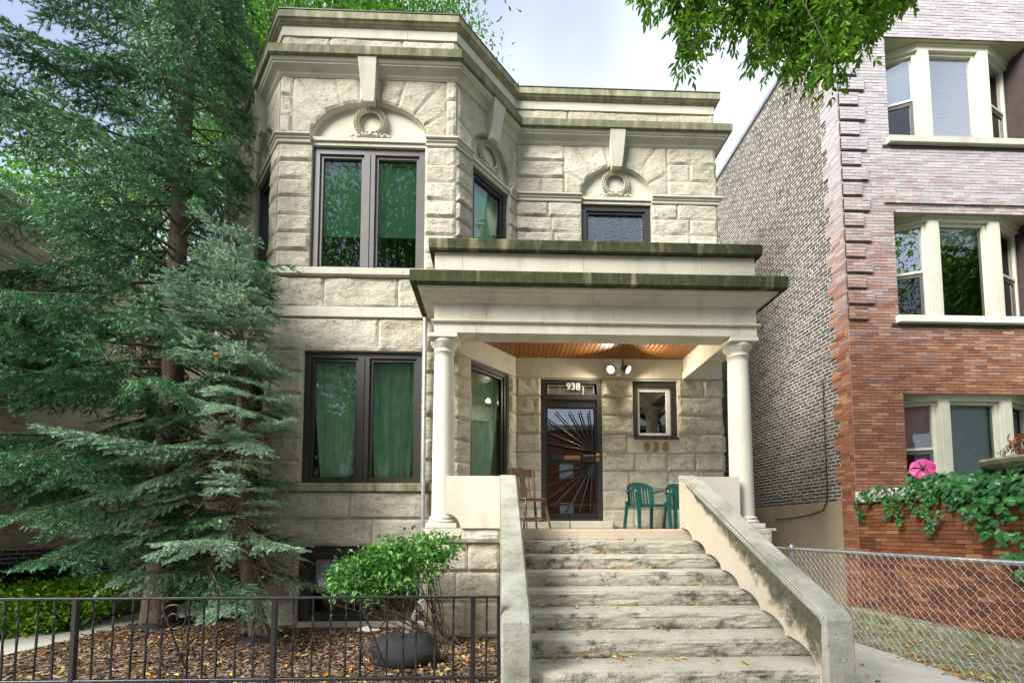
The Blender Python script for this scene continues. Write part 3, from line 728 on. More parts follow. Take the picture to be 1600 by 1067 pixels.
for uu_ in (a + .01, a + (b - a) * .26, a + (b - a) * .75, b - .02): FM.box(mb, uu_, uu_ + .012, tz0, tz1, -.048, -.03)
FM.box(mb, a + .01, b - .008, tz1 - .014, tz1, -.048, -.028); mb.build('transom_bar', M['white'], DOOR)
mb = MB()
FM.box(mb, u0 + fw, u0 + fw + .035, z0 + .04, zt - .06, -.05, -.01); FM.box(mb, u1 - fw - .04, u1 - fw, z0 + .04, zt - .06, -.05, -.01)
FM.box(mb, u0 + fw, u1 - fw, zt - .20, zt - .06, -.05, -.012); FM.box(mb, u0 + fw, u1 - fw, z0 + .04, z0 + .13, -.05, -.012); FM.box(mb, u0 + fw, u1 - fw, z0 + .27, z0 + .30, -.05, -.012)
cm = px(380, 598); zc = cm.z
FM.box(mb, u0 + fw, u1 - fw, zc - .085, zc + .085, -.05, -.008); mb.build('gate_frame', M['iron'], DOOR)
def bar(p, q, r=.0125):
    m_ = MB(); m_.tube([p, q], r, 6); m_.build('bar', M['iron'], DOOR)
cu = px(522, 555); 
for e in ((228, 500), (224, 430), (228, 345), (285, 297), (370, 295), (437, 295), (497, 295)): bar(cu, px(*e))
cd_ = px(515, 645)
for e in ((228, 697), (228, 780), (228, 862), (268, 905), (352, 950), (432, 950), (500, 950)): bar(cd_, px(*e))
mb = MB(); FM.box(mb, cm.x - .30 - .33, cm.x - .30 - .33 + .01, zc, zc + .01, -.01, 0)
p0 = px(333, 608); p1 = px(439, 583); mb = MB(); mb.bev((p0.x, YM - .03, p0.z), (p1.x, YM + .0, p1.z), .006); ms_ = mb.build('mail_slot', M['brass'], DOOR)
mb = MB(); mb.bev((p0.x + .02, YM - .036, p0.z + .018), (p1.x - .02, YM - .028, p1.z - .018), .003); mb.build('slot_flap', M['brass'], ms_)
p0 = px(452, 622); p1 = px(525, 580); mb = MB(); mb.bev((p0.x, YM - .05, p0.z), (p1.x, YM, p1.z), .008); mb.build('lock_box', M['iron'], DOOR)
p0 = px(245, 612); p1 = px(322, 577); mb = MB(); mb.bev((p0.x, YM - .045, p0.z), (p1.x, YM, p1.z), .012); mb.build('letter_plate', M['iron'], DOOR)
for yy in (583, 610):
    q = px(549, yy); mb = MB(); 
    for k, (r_, o_) in enumerate(((.045, 0), (.045, .012), (.03, .02), (.026, .05), (.012, .055))): pass
    n = 16; prof = ((.048, 0), (.048, .012), (.03, .02), (.027, .05), (.005, .055)); vs = []
    for r_, o_ in prof: vs += [(q.x + r_ * math.cos(2 * math.pi * k / n), YM - .012 - o_, q.z + r_ * math.sin(2 * math.pi * k / n)) for k in range(n)]
    mb.add(vs, [(i * n + k, i * n + (k + 1) % n, i * n + n + (k + 1) % n, i * n + n + k) for i in range(4) for k in range(n)], True); mb.build('lock_cylinder', M['brass'], DOOR)
def text_obj(s, size, depth, mat, parent, loc, name, extra=.0, bold=.0):
    cu_ = bpy.data.curves.new('t', 'FONT'); cu_.body = s; cu_.size = size; cu_.extrude = depth; cu_.offset = bold; cu_.align_x = 'CENTER'; cu_.align_y = 'CENTER'; cu_.resolution_u = 4
    if depth > .006: cu_.bevel_depth = depth * .35; cu_.bevel_resolution = 1
    to = bpy.data.objects.new('t', cu_); COL.objects.link(to); bpy.context.view_layer.update()
    me = bpy.data.meshes.new_from_object(to.evaluated_get(bpy.context.evaluated_depsgraph_get())); bpy.data.objects.remove(to)
    me.transform(Matrix.Rotation(math.pi / 2, 4, 'X')); off = ORG.get(parent.name) or Vector((0, 0, 0))
    me.transform(Matrix.Translation(Vector(loc) - off)); me.materials.clear(); me.materials.append(mat)
    o = bpy.data.objects.new(name, me); COL.objects.link(o); o.parent = parent; ORG[o.name] = off; return o
text_obj('938', .17, .004, M['white'], DOOR, px(391, 143, YM + .005) + Vector((0, -.02, 0)), 'transom_number', bold=.004)
for ch, zx in (('9', 540), ('3', 634), ('8', 734)):
    q = atY(930 + zx / 6.667, 560 + 922 / 6.667, YM - .03); o = text_obj(ch, .22, .008, M['brass'], HOUSE, (q.x, YM - .035, q.z), 'house_digit', bold=.007); o['label'] = 'gold metal house digit ' + ch

# ------------------------------------------------------------------ porch
PORCH = thing('front_porch', 'cream stone entrance porch with two round columns and mossy flat cornice', 'porch', (1.4, 5.95, 0))
YF = 5.95; XL, XR = -.86, 3.60; FZ = 1.413
def wrap(o0, o1, z0, z1, name, mat, yb=7.77, ch=.006):
    """slab with overhang o on front and both sides, running back to the house"""
    mb = MB(); mb.bev((XL - o1, YF - o1, z0), (XR + o1, yb, z1), ch); return mb.build(name, mat, PORCH)
def ring(prof, name, mat):
    yb_l, yb_r = 6.66, 7.75
    pth = [(XL, yb_l), (XL, YF), (XR, YF), (XR, yb_r)]
    return sweep_split(pth, prof, name, mat, PORCH, 1.55, .004, len(name))
ring([(-.30, 4.075), (.0, 4.075), (.0, 4.205), (-.30, 4.205)], 'architrave', M['porchstone'])
ring([(-.28, 4.206), (.025, 4.206), (.04, 4.22), (.04, 4.235), (.015, 4.25), (-.28, 4.25)], 'moulding', M['porchstone'])
ring([(-.28, 4.251), (.0, 4.251), (.0, 4.475), (-.28, 4.475)], 'frieze', M['porchstone'])
ring([(-.28, 4.476), (.02, 4.476), (.025, 4.49), (.05, 4.50), (.075, 4.54), (.12, 4.565), (.13, 4.585), (.19, 4.59), (.20, 4.615), (-.28, 4.615)], 'bed_moulding', M['porchstone'])
ring([(-.5, 4.616), (.27, 4.616), (.285, 4.63), (.285, 4.775), (.27, 4.79), (-.5, 4.80)], 'cornice_ledge', M['moss'])
mb = MB(); mb.add([(XL, YF, 4.795), (XR, YF, 4.795), (XR, 7.75, 4.795), (.33, 7.75, 4.795), (-.62, 6.68, 4.795), (XL, 6.66, 4.795)], [tuple(range(6))]); mb.build('porch_roof', M['asphalt'], PORCH)
ring([(-.22, 4.80), (.0, 4.80), (.0, 5.20), (-.22, 5.20)], 'porch_parapet', M['porchstone'])
ring([(-.27, 5.201), (.065, 5.201), (.075, 5.215), (.075, 5.345), (.065, 5.36), (-.27, 5.365)], 'parapet_coping', M['moss'])
# ceiling of narrow boards
x = XL + .30; bw = .078
mp = bpy.data.meshes.new('ceiling_board')
_b = MB().bev((0, 0, 0), (bw - .006, 1.62, .02), .005)
mp.from_pydata(_b.v, [], _b.f); mp.materials.append(M['beadboard'])
while x < XR - .30:
    y0 = YF + .28
    o = bpy.data.objects.new('ceiling_board', mp); COL.objects.link(o); o.parent = PORCH
    o.location = (x - 1.4, y0 - 5.95, 4.445); x += bw
mb = MB(); mb.box((XL + .28, YF + .27, 4.467), (XR - .28, 7.77, 4.472)); mb.build('ceiling_backing', M['bronze'], PORCH)
# columns
def column(X, Y):
    mb = MB(); z0, z1 = 1.455, 4.07
    mb.lathe((X, Y, 0), [(.158, z0 + .13), (.154, z0 + .17), (.152, z0 + .60), (.148, z0 + 1.3), (.135, z1 - .32), (.134, z1 - .24), (.144, z1 - .235), (.147, z1 - .225), (.144, z1 - .213), (.136, z1 - .21)], 36)
    c = mb.build('column', M['column'], PORCH)
    mb = MB(); mb.bev((X - .205, Y - .205, z0 - .03), (X + .205, Y + .205, z0 + .035), .008)
    mb.lathe((X, Y, 0), [(.193, z0 + .035), (.205, z0 + .05), (.205, z0 + .065), (.191, z0 + .08), (.178, z0 + .083), (.178, z0 + .092), (.185, z0 + .10), (.185, z0 + .115), (.17, z0 + .13), (.159, z0 + .134)], 36); mb.build('column_base', M['column'], c)
    mb = MB(); mb.lathe((X, Y, 0), [(.137, z1 - .21), (.138, z1 - .165), (.152, z1 - .157), (.154, z1 - .145), (.164, z1 - .13), (.183, z1 - .105), (.19, z1 - .08), (.185, z1 - .062)], 36)
    mb.bev((X - .20, Y - .20, z1 - .061), (X + .20, Y + .20, z1), .008); mb.build('capital', M['column'], c)
CYy = 6.14
column(-.74, CYy); column(3.42, CYy)
# piers / foundation under the porch, floor, side panels
mb = MB(); mb.box((-.95, 6.02, -.1), (.02, 7.2, 1.21)); mb.box((2.66, 6.02, -.1), (3.66, 7.7, 1.21)); mb.box((.02, 6.06, -.1), (2.66, 7.77, 1.25)); mb.build('foundation', M['mortar_d'], PORCH)
FPl = Fr((-.95, 6.01), (.035, 6.01)); FPr = Fr((2.64, 6.01), (3.70, 6.01)); FPs = Fr((-.95, 6.7), (-.95, 6.01)); FPs2 = Fr((3.70, 6.01), (3.70, 7.7))
for fr in (FPl, FPr, FPs, FPs2):
    course_fill(fr, 0, fr.L, [(0, .45), (.45, .85), (.85, 1.235)], [], PORCH, .62, rng, amp=.05)
mb = MB(); mb.box((-.95, 6.0, 1.26), (3.70, 7.77, FZ)); mb.build('porch_floor', M['porchstone'], PORCH)
for fr in (FPl, FPr): rock_patch(Fr((fr.a.x, 5.95), (fr.a.x + fr.L, 5.95)), lambda s, t, L=fr.L: (L * s, 1.24 + (FZ + .012 - 1.24) * t), fr.L, .18, PORCH, amp=.045, name='pier_cap', seed=77 + int(fr.a.x), back=.3, edge=.02)
mb = MB(); mb.box((-.98, 5.96, FZ - .02), (.03, 6.45, FZ + .013)); mb.box((2.64, 5.96, FZ - .02), (3.78, 6.45, FZ + .013)); mb.build('pier_top', M['dressed'], PORCH)
flush_stones(300)
def panel(xa, xb, colx, side):
    """parapet slab with a quarter-round notch beside the column base; side=-1 notch at xa, +1 at xb"""
    za, zb = FZ + .012, 2.115; r = .19; pts = []
    if side < 0:
        pts = [(xb, za), (xb, zb), (xa, zb), (xa, za + r)] + [(xa + r * math.sin(t), za + r * math.cos(t)) for t in [math.pi / 2 * k / 8 for k in range(1, 9)]]
    else:
        pts = [(xa, za), (xa, zb), (xb, zb), (xb, za + r)] + [(xb - r * math.sin(t), za + r * math.cos(t)) for t in [math.pi / 2 * k / 8 for k in range(1, 9)]]
    mb = MB(); mb.prism([(x, 5.90, z) for x, z in pts], (0, .09, 0)); return mb.build('parapet_panel', M['porchstone'], PORCH)
panel(-.67, .045, -.74, -1); panel(2.63, 3.26, 3.42, 1)

# ------------------------------------------------------------------ staircase
STAIR = thing('front_staircase', 'wide weathered limestone steps with sloping stuccoed side walls', 'staircase', (1.33, 3.3, 0))
SX0, SX1 = .245, 2.42; Y0S, DS, HS = 5.82, .350, .151
for k in range(0, 10):
    z = FZ - HS * k; yf = Y0S - DS * k; xa, xb = .06, 2.61
    rg = random.Random(50 + k); nx = 90; vs = []; fs = []
    rows = [(0.0, -HS - .002), (.002, -HS * .88), (.004, -HS * .74), (.005, -HS * .6), (.006, -HS * .46), (.007, -HS * .33), (.008, -.034), (.010, -.02), (.008, -.004)]
    for (o, dz) in rows:
        for i in range(nx + 1):
            xx = xa + (xb - xa) * i / nx
            q = Vector((xx * 4, dz * 16, k * 7.7)); amp = .024 if k else .006
            if k == 3: amp = .016
            w_ = min(1, min(-dz - .004, HS + dz + .01) / .03) if dz > -HS else .2
            d = o + amp * max(0, w_) * ((.45 + .5 * mn.noise(q) + .5 * (.9 - 1.6 * mn.voronoi(q * 1.5)[0][0])) if dz < -.03 else .25) * (1.0 if k else .5) + .005 * mn.noise(Vector((xx * 2, k, 3)))
            vs.append((xx, yf - d, z + dz + (.004 * mn.noise(Vector((xx * 3, k * 3.3, 1))) if dz > -.01 else 0)))
    nr = len(rows)
    for i in range(nx + 1):        # tread
        xx = xa + (xb - xa) * i / nx; vs.append((xx, yf + .03, z)); 
    for i in range(nx + 1):
        xx = xa + (xb - xa) * i / nx; vs.append((xx, yf + DS + .05, z))
    W_ = nx + 1
    for r_ in range(nr + 1):
        for i in range(nx): a = r_ * W_ + i; fs.append((a, a + 1, a + W_ + 1, a + W_))
    mb = MB(); mb.add(vs, fs); mb.box((xa + .002, yf + .035, z - HS - .004), (xb - .002, yf + DS + .05, z - .004))
    mb.build('step', M['stucco'] if k == 0 else M['step'], STAIR)
def cheek(xa, xb, name):
    yt, zt_ = 5.87, 2.115; ye, ze = 3.28, .765
    top = [(yt, zt_), (yt - .12, zt_ - .02), (ye + .03, ze + .012), (ye, ze - .03)]
    low = [(ye, -.05), (ye + .22, -.05)]
    pr = [(ye + .22, FZ - HS * 8 + .0)]
    for k in range(7, 0, -1):
        ya, za = Y0S - DS * k, FZ - HS * k; yb, zb = Y0S - DS * (k - 1), FZ - HS * (k - 1)
        yb -= .01
        for j in range(0, 9):
            t = math.pi / 2 * j / 8
            pr.append((ya + .02 + (yb - ya - .02) * (1 - math.cos(t)), za + .004 + (zb - za + .012) * math.sin(t)))
    prof = top[:1] + top[1:] + low + pr + [(yt, FZ + .004)]
    mb = MB(); mb.prism([(xa, y, z) for y, z in prof], (xb - xa, 0, 0)); c = mb.build(name, M['railstucco'], STAIR)
    # weathered cap: thin slab over the slope with rounded edges, continuing down the front
    e = .008; th = .05; mb = MB()
    path = [(yt + .004, zt_ + .004), (yt - .12, zt_ - .016), (yt - .9, zt_ - .016 - (zt_ - ze - .02) * .78 / (yt - ye - .15)), (ye + .9, ze + .012 + (zt_ - ze - .03) * .87 / (yt - ye - .15)), (ye + .03, ze + .018), (ye - e, ze - .035), (ye - e, .3), (ye - e, -.05)]
    nrm = []
    for i, p in enumerate(path):
        a = Vector(path[max(0, i - 1)]); b = Vector(path[min(len(path) - 1, i + 1)]); t = (b - a).normalized(); nrm.append(Vector((t.y, -t.x)) * (-1 if Vector((t.y, -t.x)).y < 0 and abs(t.y) < .95 else 1))
    nrm[-1] = nrm[-2] = Vector((-1, 0)); nrm[-3] = Vector((-.7, .7)).normalized()
    sec = [(xa - .006, -th), (xa - .006, -.014), (xa + .012, .006), (xb - .012, .006), (xb + .006, -.014), (xb + .006, -th)]
    vs = []
    for p, n_ in zip(path, nrm):
        for X, o in sec: vs.append((X, p[0] + n_.x * o, p[1] + n_.y * o))
    k = len(sec); mb.add(vs, [(i * k + j, i * k + j + 1, (i + 1) * k + j + 1, (i + 1) * k + j) for i in range(len(path) - 1) for j in range(k - 1)]); mb.build('rail_cap', M['railtop'], c)
    return c, prof
cL, profL = cheek(.035, .245, 'side_wall'); cR, profR = cheek(2.42, 2.635, 'side_wall')
mb = MB()
for k in range(0, 9):
    z = FZ - HS * k; yf = Y0S - DS * k
    mb.box((.045, yf + .045, -.05), (2.625, yf + DS + .044, z - HS - .008))
mb.build('stair_core', M['dressed'], STAIR)
# ------------------------------------------------------------------ brick buildings
def brick_cells(L, z0, z1, openings, bl, bh, rng, bond=6):
    out = []; r = 0; z = z0
    while z + bh * .6 < z1:
        hd = (bond and r % bond == bond - 1); l = bl / 2 if hd else bl; u = -(bl * .5 if r % 2 else 0) - rng.uniform(0, .02)
        for p, q in spans(0, L, z + .005, z + bh - .005, openings):
            u = p - ((l * .5) if r % 2 else 0)
            while u < q - .012:
                a, b = max(u, p), min(u + l, q)
                if b - a > .03: out.append((a, b, z, min(z + bh, z1)))
                u += l
        z += bh; r += 1
    return out
def brick_face(fr, cells, mat, parent, jt, proud, nind, offz=0, name='brick', o=0.0, matf=None, jit=.003, seed=3):
    """cells -> nind individual bricks that show largest, the rest one mesh of real bricks"""
    rg = random.Random(seed); sc = []
    for c in cells:
        p = fr.p((c[0] + c[1]) / 2, (c[2] + c[3]) / 2, o); x, y, w = proj(p)
        vis = w > .3 and -15 < x < 1615 and -15 < y < 1082
        vd = (p - EYE).normalized(); a = abs(vd.dot(Vector((fr.n.x, fr.n.y, 0)))) * (c[1] - c[0]) * (c[3] - c[2]) / max(w, .1) ** 2
        sc.append((a if vis else 0, c))
    full_ = max((c[1] - c[0]) for c in cells)
    order = sorted(range(len(sc)), key=lambda i: -sc[i][0] * (1 if abs(sc[i][1][1] - sc[i][1][0] - full_) < 1e-4 else 0))
    ind = set(i for i in order[:nind] if sc[i][0] > 0)
    bh = cells[0][3] - cells[0][2]; e = .004
    def unit(w, h):
        a, b, c, d = jt / 2, w - jt / 2, jt / 2, h - jt / 2
        return [(a, c, 0), (b, c, 0), (b, d, 0), (a, d, 0), (a, c, 1), (b, c, 1), (b, d, 1), (a, d, 1)]
    me = bpy.data.meshes.new(name); U = unit(full_, bh); off = ORG.get(parent.name) or Vector((0, 0, 0))
    FC = [(4, 5, 6, 7), (0, 1, 5, 4), (1, 2, 6, 5), (2, 3, 7, 6), (3, 0, 4, 7)]
    me.from_pydata([tuple(Vector((fr.d.x, fr.d.y, 0)) * u + Vector((0, 0, z)) + Vector((fr.n.x, fr.n.y, 0)) * (proud if k else -.004)) for u, z, k in U], [], FC); me.materials.append(mat)
    mb = MB()
    for i, (a, c) in enumerate(sc):
        j = rg.uniform(-jit, jit)
        if i in ind:
            ob = bpy.data.objects.new(name, me); COL.objects.link(ob); ob.parent = parent; ob.location = fr.p(c[0], c[2], o + j) - off
        else:
            U2 = unit(c[1] - c[0], c[3] - c[2])
            mb.add([fr.p(c[0] + u, c[2] + z, o + j + (proud if k else -.004)) for u, z, k in U2], FC)
    if mb.v: mb.build(name + '_field', mat, parent, kind='stuff')
# --- right neighbour
NX, NY = 6.02, 7.30
NB = thing('brick_apartment_building', 'three-storey brick apartment building with stepped corner courses and cream bay windows', 'building', (NX, NY, 0))
FN = Fr((NX, NY), (NX + 5.2, NY)); FNS = Fr((NX, 11.55), (NX, NY)); FNA = Fr((NX - .9, 12.7), (NX, 11.55))
BL, BH = .2105, .0556
NW = [(.90, 3.62, 8.31, 10.22), (.90, 3.62, 5.07, 6.98), (.90, 3.62, 1.95, 3.74)]
rg = random.Random(11)
cells = brick_cells(FN.L, 0, 11.2, NW, BL, BH, rg, 0)
# corner blocks: five courses proud of the wall, alternately long and short, dark gap beneath
QZ0 = 4.93; QH = BH * 5
quo = []; rest = []
for c in cells:
    k = int(math.floor((c[2] + .01 - QZ0) / QH)); w = .46 if k % 2 else .34
    if c[2] >= QZ0 - .01 and c[0] < w - .02 and (c[2] - QZ0 - k * QH) > BH * .4:
        if c[1] > w: rest.append((w, c[1], c[2], c[3])) if c[1] - w > .03 else None; c = (c[0], w, c[2], c[3])
        quo.append(c)
    else: rest.append(c)
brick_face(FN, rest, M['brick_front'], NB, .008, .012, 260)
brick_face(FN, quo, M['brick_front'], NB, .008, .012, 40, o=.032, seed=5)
mb = MB(); backing(mb, FN, .02, FN.L, -.05, 11.2, NW, o1=0.0, th=.62)
k = 0
while QZ0 + QH * (k + 1) < 11.2:
    w = .46 if k % 2 else .34; FN.box(mb, .003, w - .002, QZ0 + QH * k + BH, QZ0 + QH * (k + 1) - .002, -.01, .032); k += 1
mb.build('front_wall_core', simple('front_brick_joint', (.075, .055, .055), .95, .1), NB)
sc_ = brick_cells(FNS.L - .28, 1.90, 10.95, [], .213, .0677, rg, 6)
brick_face(FNS, sc_, M['brick_side'], NB, .025, .005, 300, jit=.003)
# toothed return of the face brick at the corner
tooth = []
z = 0.0; r = 0
while z < 11.15:
    w = .28 if (r // 5) % 2 else .40
    u = FNS.L - w
    for a, b in ((u, u + .21), (u + .21, FNS.L)):
        if b - a > .03: tooth.append((a, b, z, z + BH))
    z += BH; r += 1
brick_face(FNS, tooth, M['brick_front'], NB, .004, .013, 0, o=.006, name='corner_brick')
mb = MB(); FNS.box(mb, 0, FNS.L - .002, -.05, 10.97, -.30, 0); FNA.box(mb, 0, FNA.L, -.05, 10.97, -.30, 0); mb.build('side_wall_core', M['mortar'], NB)
wa = (FNA.L * .35, FNA.L * .78, 6.2, 8.4); wa2 = (FNA.L * .35, FNA.L * .78, 2.6, 4.9)
ca = brick_cells(FNA.L, 1.9, 10.95, [wa, wa2], .213, .0677, rg, 6); brick_face(FNA, ca, M['brick_side'], NB, .013, .010, 0, name='rear_brick')
mb = MB(); FNS.box(mb, -.2, FNS.L - .29, -.05, 1.895, -.05, .022); mb.build('render_base', M['tanrender'], NB)
mb = MB(); FNS.box(mb, 0, FNS.L - .1, 10.97, 11.06, -.3, .045); FNA.box(mb, 0, FNA.L, 10.97, 11.06, -.3, .045); mb.build('roof_flashing', M['galv'], NB)
mb = MB(); mb.box((NX + .3, 7.7, 10.5), (NX + 5, 16, 10.6)); mb.box((NX + .3, 16, 0), (NX + 5, 16.2, 10.6)); mb.box((NX + 4.9, 7.6, 0), (NX + 5.2, 16, 10.6)); mb.box((NX + .32, 8.9, 0), (NX + 4.9, 9.0, 10.5))
for zz in (4.4, 7.6): mb.box((NX + .31, 7.62, zz), (NX + 4.9, 9, zz + .2))
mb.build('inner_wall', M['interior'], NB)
for w_ in (wa, wa2):
    mb = MB(); FNA.box(mb, w_[0], w_[1], w_[2], w_[3], .0, .02); wn_ = mb.build('rear_window', M['creamtrim'], NB)
    mb = MB(); mb.add([FNA.p(w_[0] + .08, w_[2] + .08, .025), FNA.p(w_[1] - .08, w_[2] + .08, .025), FNA.p(w_[1] - .08, w_[3] - .08, .025), FNA.p(w_[0] + .08, w_[3] - .08, .025)], [(0, 1, 2, 3)]); mb.build('pane', M['glass_pale'], wn_)
    mb = MB(); FNA.box(mb, w_[0] - .05, w_[1] + .05, w_[2] - .12, w_[2], .0, .08); mb.build('rear_sill', M['creamtrim'], NB)
# cream bay windows set into wide openings
def bay_window(op, glassc, blind_c, low_dark=True, ci=0):
    u0, u1, z0, z1 = op; um = (u0 + u1) / 2; hw = .66; dp = .38; hd = .11
    A = FN.p(u0, 0, -dp); B = FN.p(um - hw, 0, -.10); C = FN.p(um + hw, 0, -.10); D = FN.p(u1, 0, -dp)
    mb = MB(); zh = z1 - .05
    # soffit board and head following the plan of the bay
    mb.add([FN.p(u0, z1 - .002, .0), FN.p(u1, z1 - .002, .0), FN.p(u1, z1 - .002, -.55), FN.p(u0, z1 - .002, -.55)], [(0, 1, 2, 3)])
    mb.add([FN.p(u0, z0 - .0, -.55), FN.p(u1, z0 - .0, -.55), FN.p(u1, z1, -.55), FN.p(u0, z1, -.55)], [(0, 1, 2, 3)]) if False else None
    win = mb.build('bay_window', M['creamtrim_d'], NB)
    f1, f2, f3 = Fr((A.x, A.y), (B.x, B.y)), Fr((B.x, B.y), (C.x, C.y)), Fr((C.x, C.y), (D.x, D.y))
    mb = MB(); 
    sweep_path = [(A.x, A.y), (B.x, B.y), (C.x, C.y), (D.x, D.y)]
    hdm = sweep(sweep_path, [(-.10, z1 - hd), (.02, z1 - hd), (.02, z1 - .035), (.045, z1 - .03), (.045, z1 - .003), (-.10, z1 - .003)], 'head_board', M['creamtrim'], win)
    for fr, (a, b), lab in ((f2, (.0, .20), 'p'), (f2, (f2.L - .20, f2.L), 'p')):
        mb = MB(); fr.box(mb, a, b, z0, z1 - hd - .001, -.12, .022); fr.box(mb, a + .04, b - .04, z0, z1 - hd - .002, .022, .032); mb.build('post', M['creamtrim'], win)
    def sash_set(fr, a, b, dbl, glass, g2=None, bl=None):
        c, d = z0 + .01, z1 - hd - .002; t = .05; mb = MB()
        fr.box(mb, a, a + t, c, d, -.11, -.03); fr.box(mb, b - t, b, c, d, -.11, -.03); fr.box(mb, a + t, b - t, d - t, d, -.11, -.032); fr.box(mb, a + t, b - t, c, c + t * .7, -.11, -.032)
        fm = mb.build('window_frame', M['creamtrim'], win)
        zm = (c + d) / 2 + .02
        mb = MB()
        if dbl:
            fr.box(mb, a + t, b - t, zm - .02, zm + .02, -.10, -.045); mb.build('meeting_rail', M['creamtrim'], win)
            mb = MB(); s2 = .045
            for (p, q, r_, s_) in ((a + t, a + t + s2, c + .035, zm - .02), (b - t - s2, b - t, c + .035, zm - .02), (a + t + s2, b - t - s2, zm - .09, zm - .02), (a + t + s2, b - t - s2, c + .035, c + .10)): fr.box(mb, p, q, r_, s_, -.10, -.06)
            mb.build('storm_sash', M['greyframe'], win)
            for lo, hi, g in ((zm + .02, d - t, glass), (c + .035, zm - .02, g2 or glass)):
                mb = MB(); mb.add([fr.p(a + t, lo, -.075), fr.p(b - t, lo, -.075), fr.p(b - t, hi, -.075), fr.p(a + t, hi, -.075)], [(0, 1, 2, 3)]); mb.build('pane', g, win)
        else:
            mb = MB(); mb.add([fr.p(a + t, c + .035, -.075), fr.p(b - t, c + .035, -.075), fr.p(b - t, d - t, -.075), fr.p(a + t, d - t, -.075)], [(0, 1, 2, 3)]); mb.build('pane', glass, win)
        if bl: blinds(fr, a + t, b - t, c, d - t, -.16, win, 0, frac=bl, pitch=.026)
    sash_set(f1, .02, f1.L - .02, True, M['glass_pale'], M['glass_clear'], .5 if ci != 1 else None)
    sash_set(f2, .21, f2.L - .21, False, glassc, None, blind_c)
    sash_set(f3, .02, f3.L - .02, True, M['glass_clear'], M['glass_clear'], .5 if ci == 2 else None)
bay_window(NW[0], M['glass_pale'], 1.0, ci=0); bay_window(NW[1], M['glass_clear'], .14, ci=1); bay_window(NW[2], M['glass_clear'], 1.0, ci=2)
for op in NW:
    mb = MB(); mb.bev((NX + op[0] - .06, NY - .09, op[2] - .125), (NX + op[1] + .06, NY + .45, op[2]), .01); mb.build('stone_sill', M['white'] if op[2] < 6 else M['dressed'], NB)
    mb = MB(); mb.box((NX + op[0] - .14, NY - .02, op[2] - .19), (NX + op[1] + .14, NY + .1, op[2] - .128)); mb.build('sill_gap', M['bronze'], NB)
# raised label course over the middle windows
lab = []
for (a, b, c, d) in brick_cells(3.2, 7.10, 7.10 + BH * 3 + .001, [], BL, BH, rg, 0): lab.append((a + .80, b + .80, c, d))
for (a, b, c, d) in brick_cells(.21, 7.10, 7.10 + BH * 6 + .001, [], BL, BH, rg, 0): lab.append((a + .72, b + .72, c + .0, d))
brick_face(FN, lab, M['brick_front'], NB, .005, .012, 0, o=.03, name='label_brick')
# cable on the side wall
def onside(x, y): q = atX(x, y, NX - .045); return q
mb = MB(); pts = [onside(1286, 596), onside(1288, 660), onside(1291, 730), onside(1293, 772), onside(1292, 783)] + [onside(1286, 797), onside(1265, 804), onside(1240, 809), onside(1212, 811)]
mb.tube(pts, .009, 5); mb.build('cable', M['iron'], NB)
# --- stoop wall of the neighbour with coping
LW = thing('stoop_wall', 'low orange-brown brick wall with pale stone coping under trailing ivy', 'wall', (NX, 5.2, 0))
FLW = Fr((NX - .0, NY - .03), (NX, 3.2))
cl = brick_cells(FLW.L, .10, 1.84, [], BL, .0590, rg, 0)
brick_face(FLW, cl, M['brick_low'], LW, .007, .012, 300, o=.0)
mb = MB(); mb.box((NX + .002, 3.2, -.05), (NX + .35, NY - .03, 1.84)); mb.build('wall_core', simple('dark_joint', (.10, .065, .05), .95, .1), LW)
yy = NY - .04; k = 0
while yy > 3.3:
    ln = 1.05; mb = MB(); mb.bev((NX - .06, yy - ln + .006, 1.845), (NX + .42, yy, 2.03), .015); mb.build('coping_stone', M['dressed'] if k else M['white'], LW); yy -= ln; k += 1

# --- left neighbour seen behind the spruces
LB = thing('buff_brick_house', 'pale buff brick side wall with black-painted bottom courses behind the spruces', 'building', (-7.6, 7, 0))
FLB = Fr((-7.6, 4.4), (-7.6, 17.0))
lb = brick_cells(FLB.L, .35, 6.5, [(3.0, 3.9, 2.4, 4.2), (6.0, 6.9, 2.4, 4.2)], .213, .0677, rg, 0)
blk = [c for c in lb if c[2] < 1.06]; wht = [c for c in lb if c[2] >= 1.06]
brick_face(FLB, wht, M['brick_left'], LB, .020, .006, 200); brick_face(FLB, blk, M['brick_black'], LB, .020, .006, 100, name='painted_brick')
mb = MB(); FLB.box(mb, 0, FLB.L, -.05, 6.5, -.3, 0); mb.box((-14, 4.4, 0), (-7.91, 4.7, 6.5)); mb.box((-14, 4.7, 6.3), (-7.91, 17, 6.4)); mb.build('wall_core', M['mortar'], LB)
mb = MB(); FLB.box(mb, -.05, FLB.L, 6.5, 6.65, -.35, .06); mb.build('coping', M['dressed'], LB)
for w_ in ((3.0, 3.9, 2.4, 4.2), (6.0, 6.9, 2.4, 4.2)): 
    wq = window(FLB, w_, LB, M['white'], M['glass_pale'], 1, .07)
# --- house across the street (only seen mirrored in the panes)
AB = thing('red_brick_terrace', 'red brick terrace across the street, mirrored in the door glass', 'building', (0, -19, 0))
mb = MB(); mb.box((-22, -26, -.05), (22, -19, 9.2)); mb.build('wall', M['brick_far'], AB)
mb = MB(); mb.box((-22.2, -19, 9.2), (22.2, -18.7, 9.6)); mb.build('cornice', M['dressed'], AB)
wm = bpy.data.meshes.new('window'); _b = MB().box((-.55, -.02, 0), (.55, .04, 1.9)); wm.from_pydata(_b.v, [], _b.f); wm.materials.append(M['blind'])
for i in range(-7, 8):
    for z in (1.6, 5.4):
        o = bpy.data.objects.new('window', wm); COL.objects.link(o); o.parent = AB; o.location = (i * 2.7, .0, z)

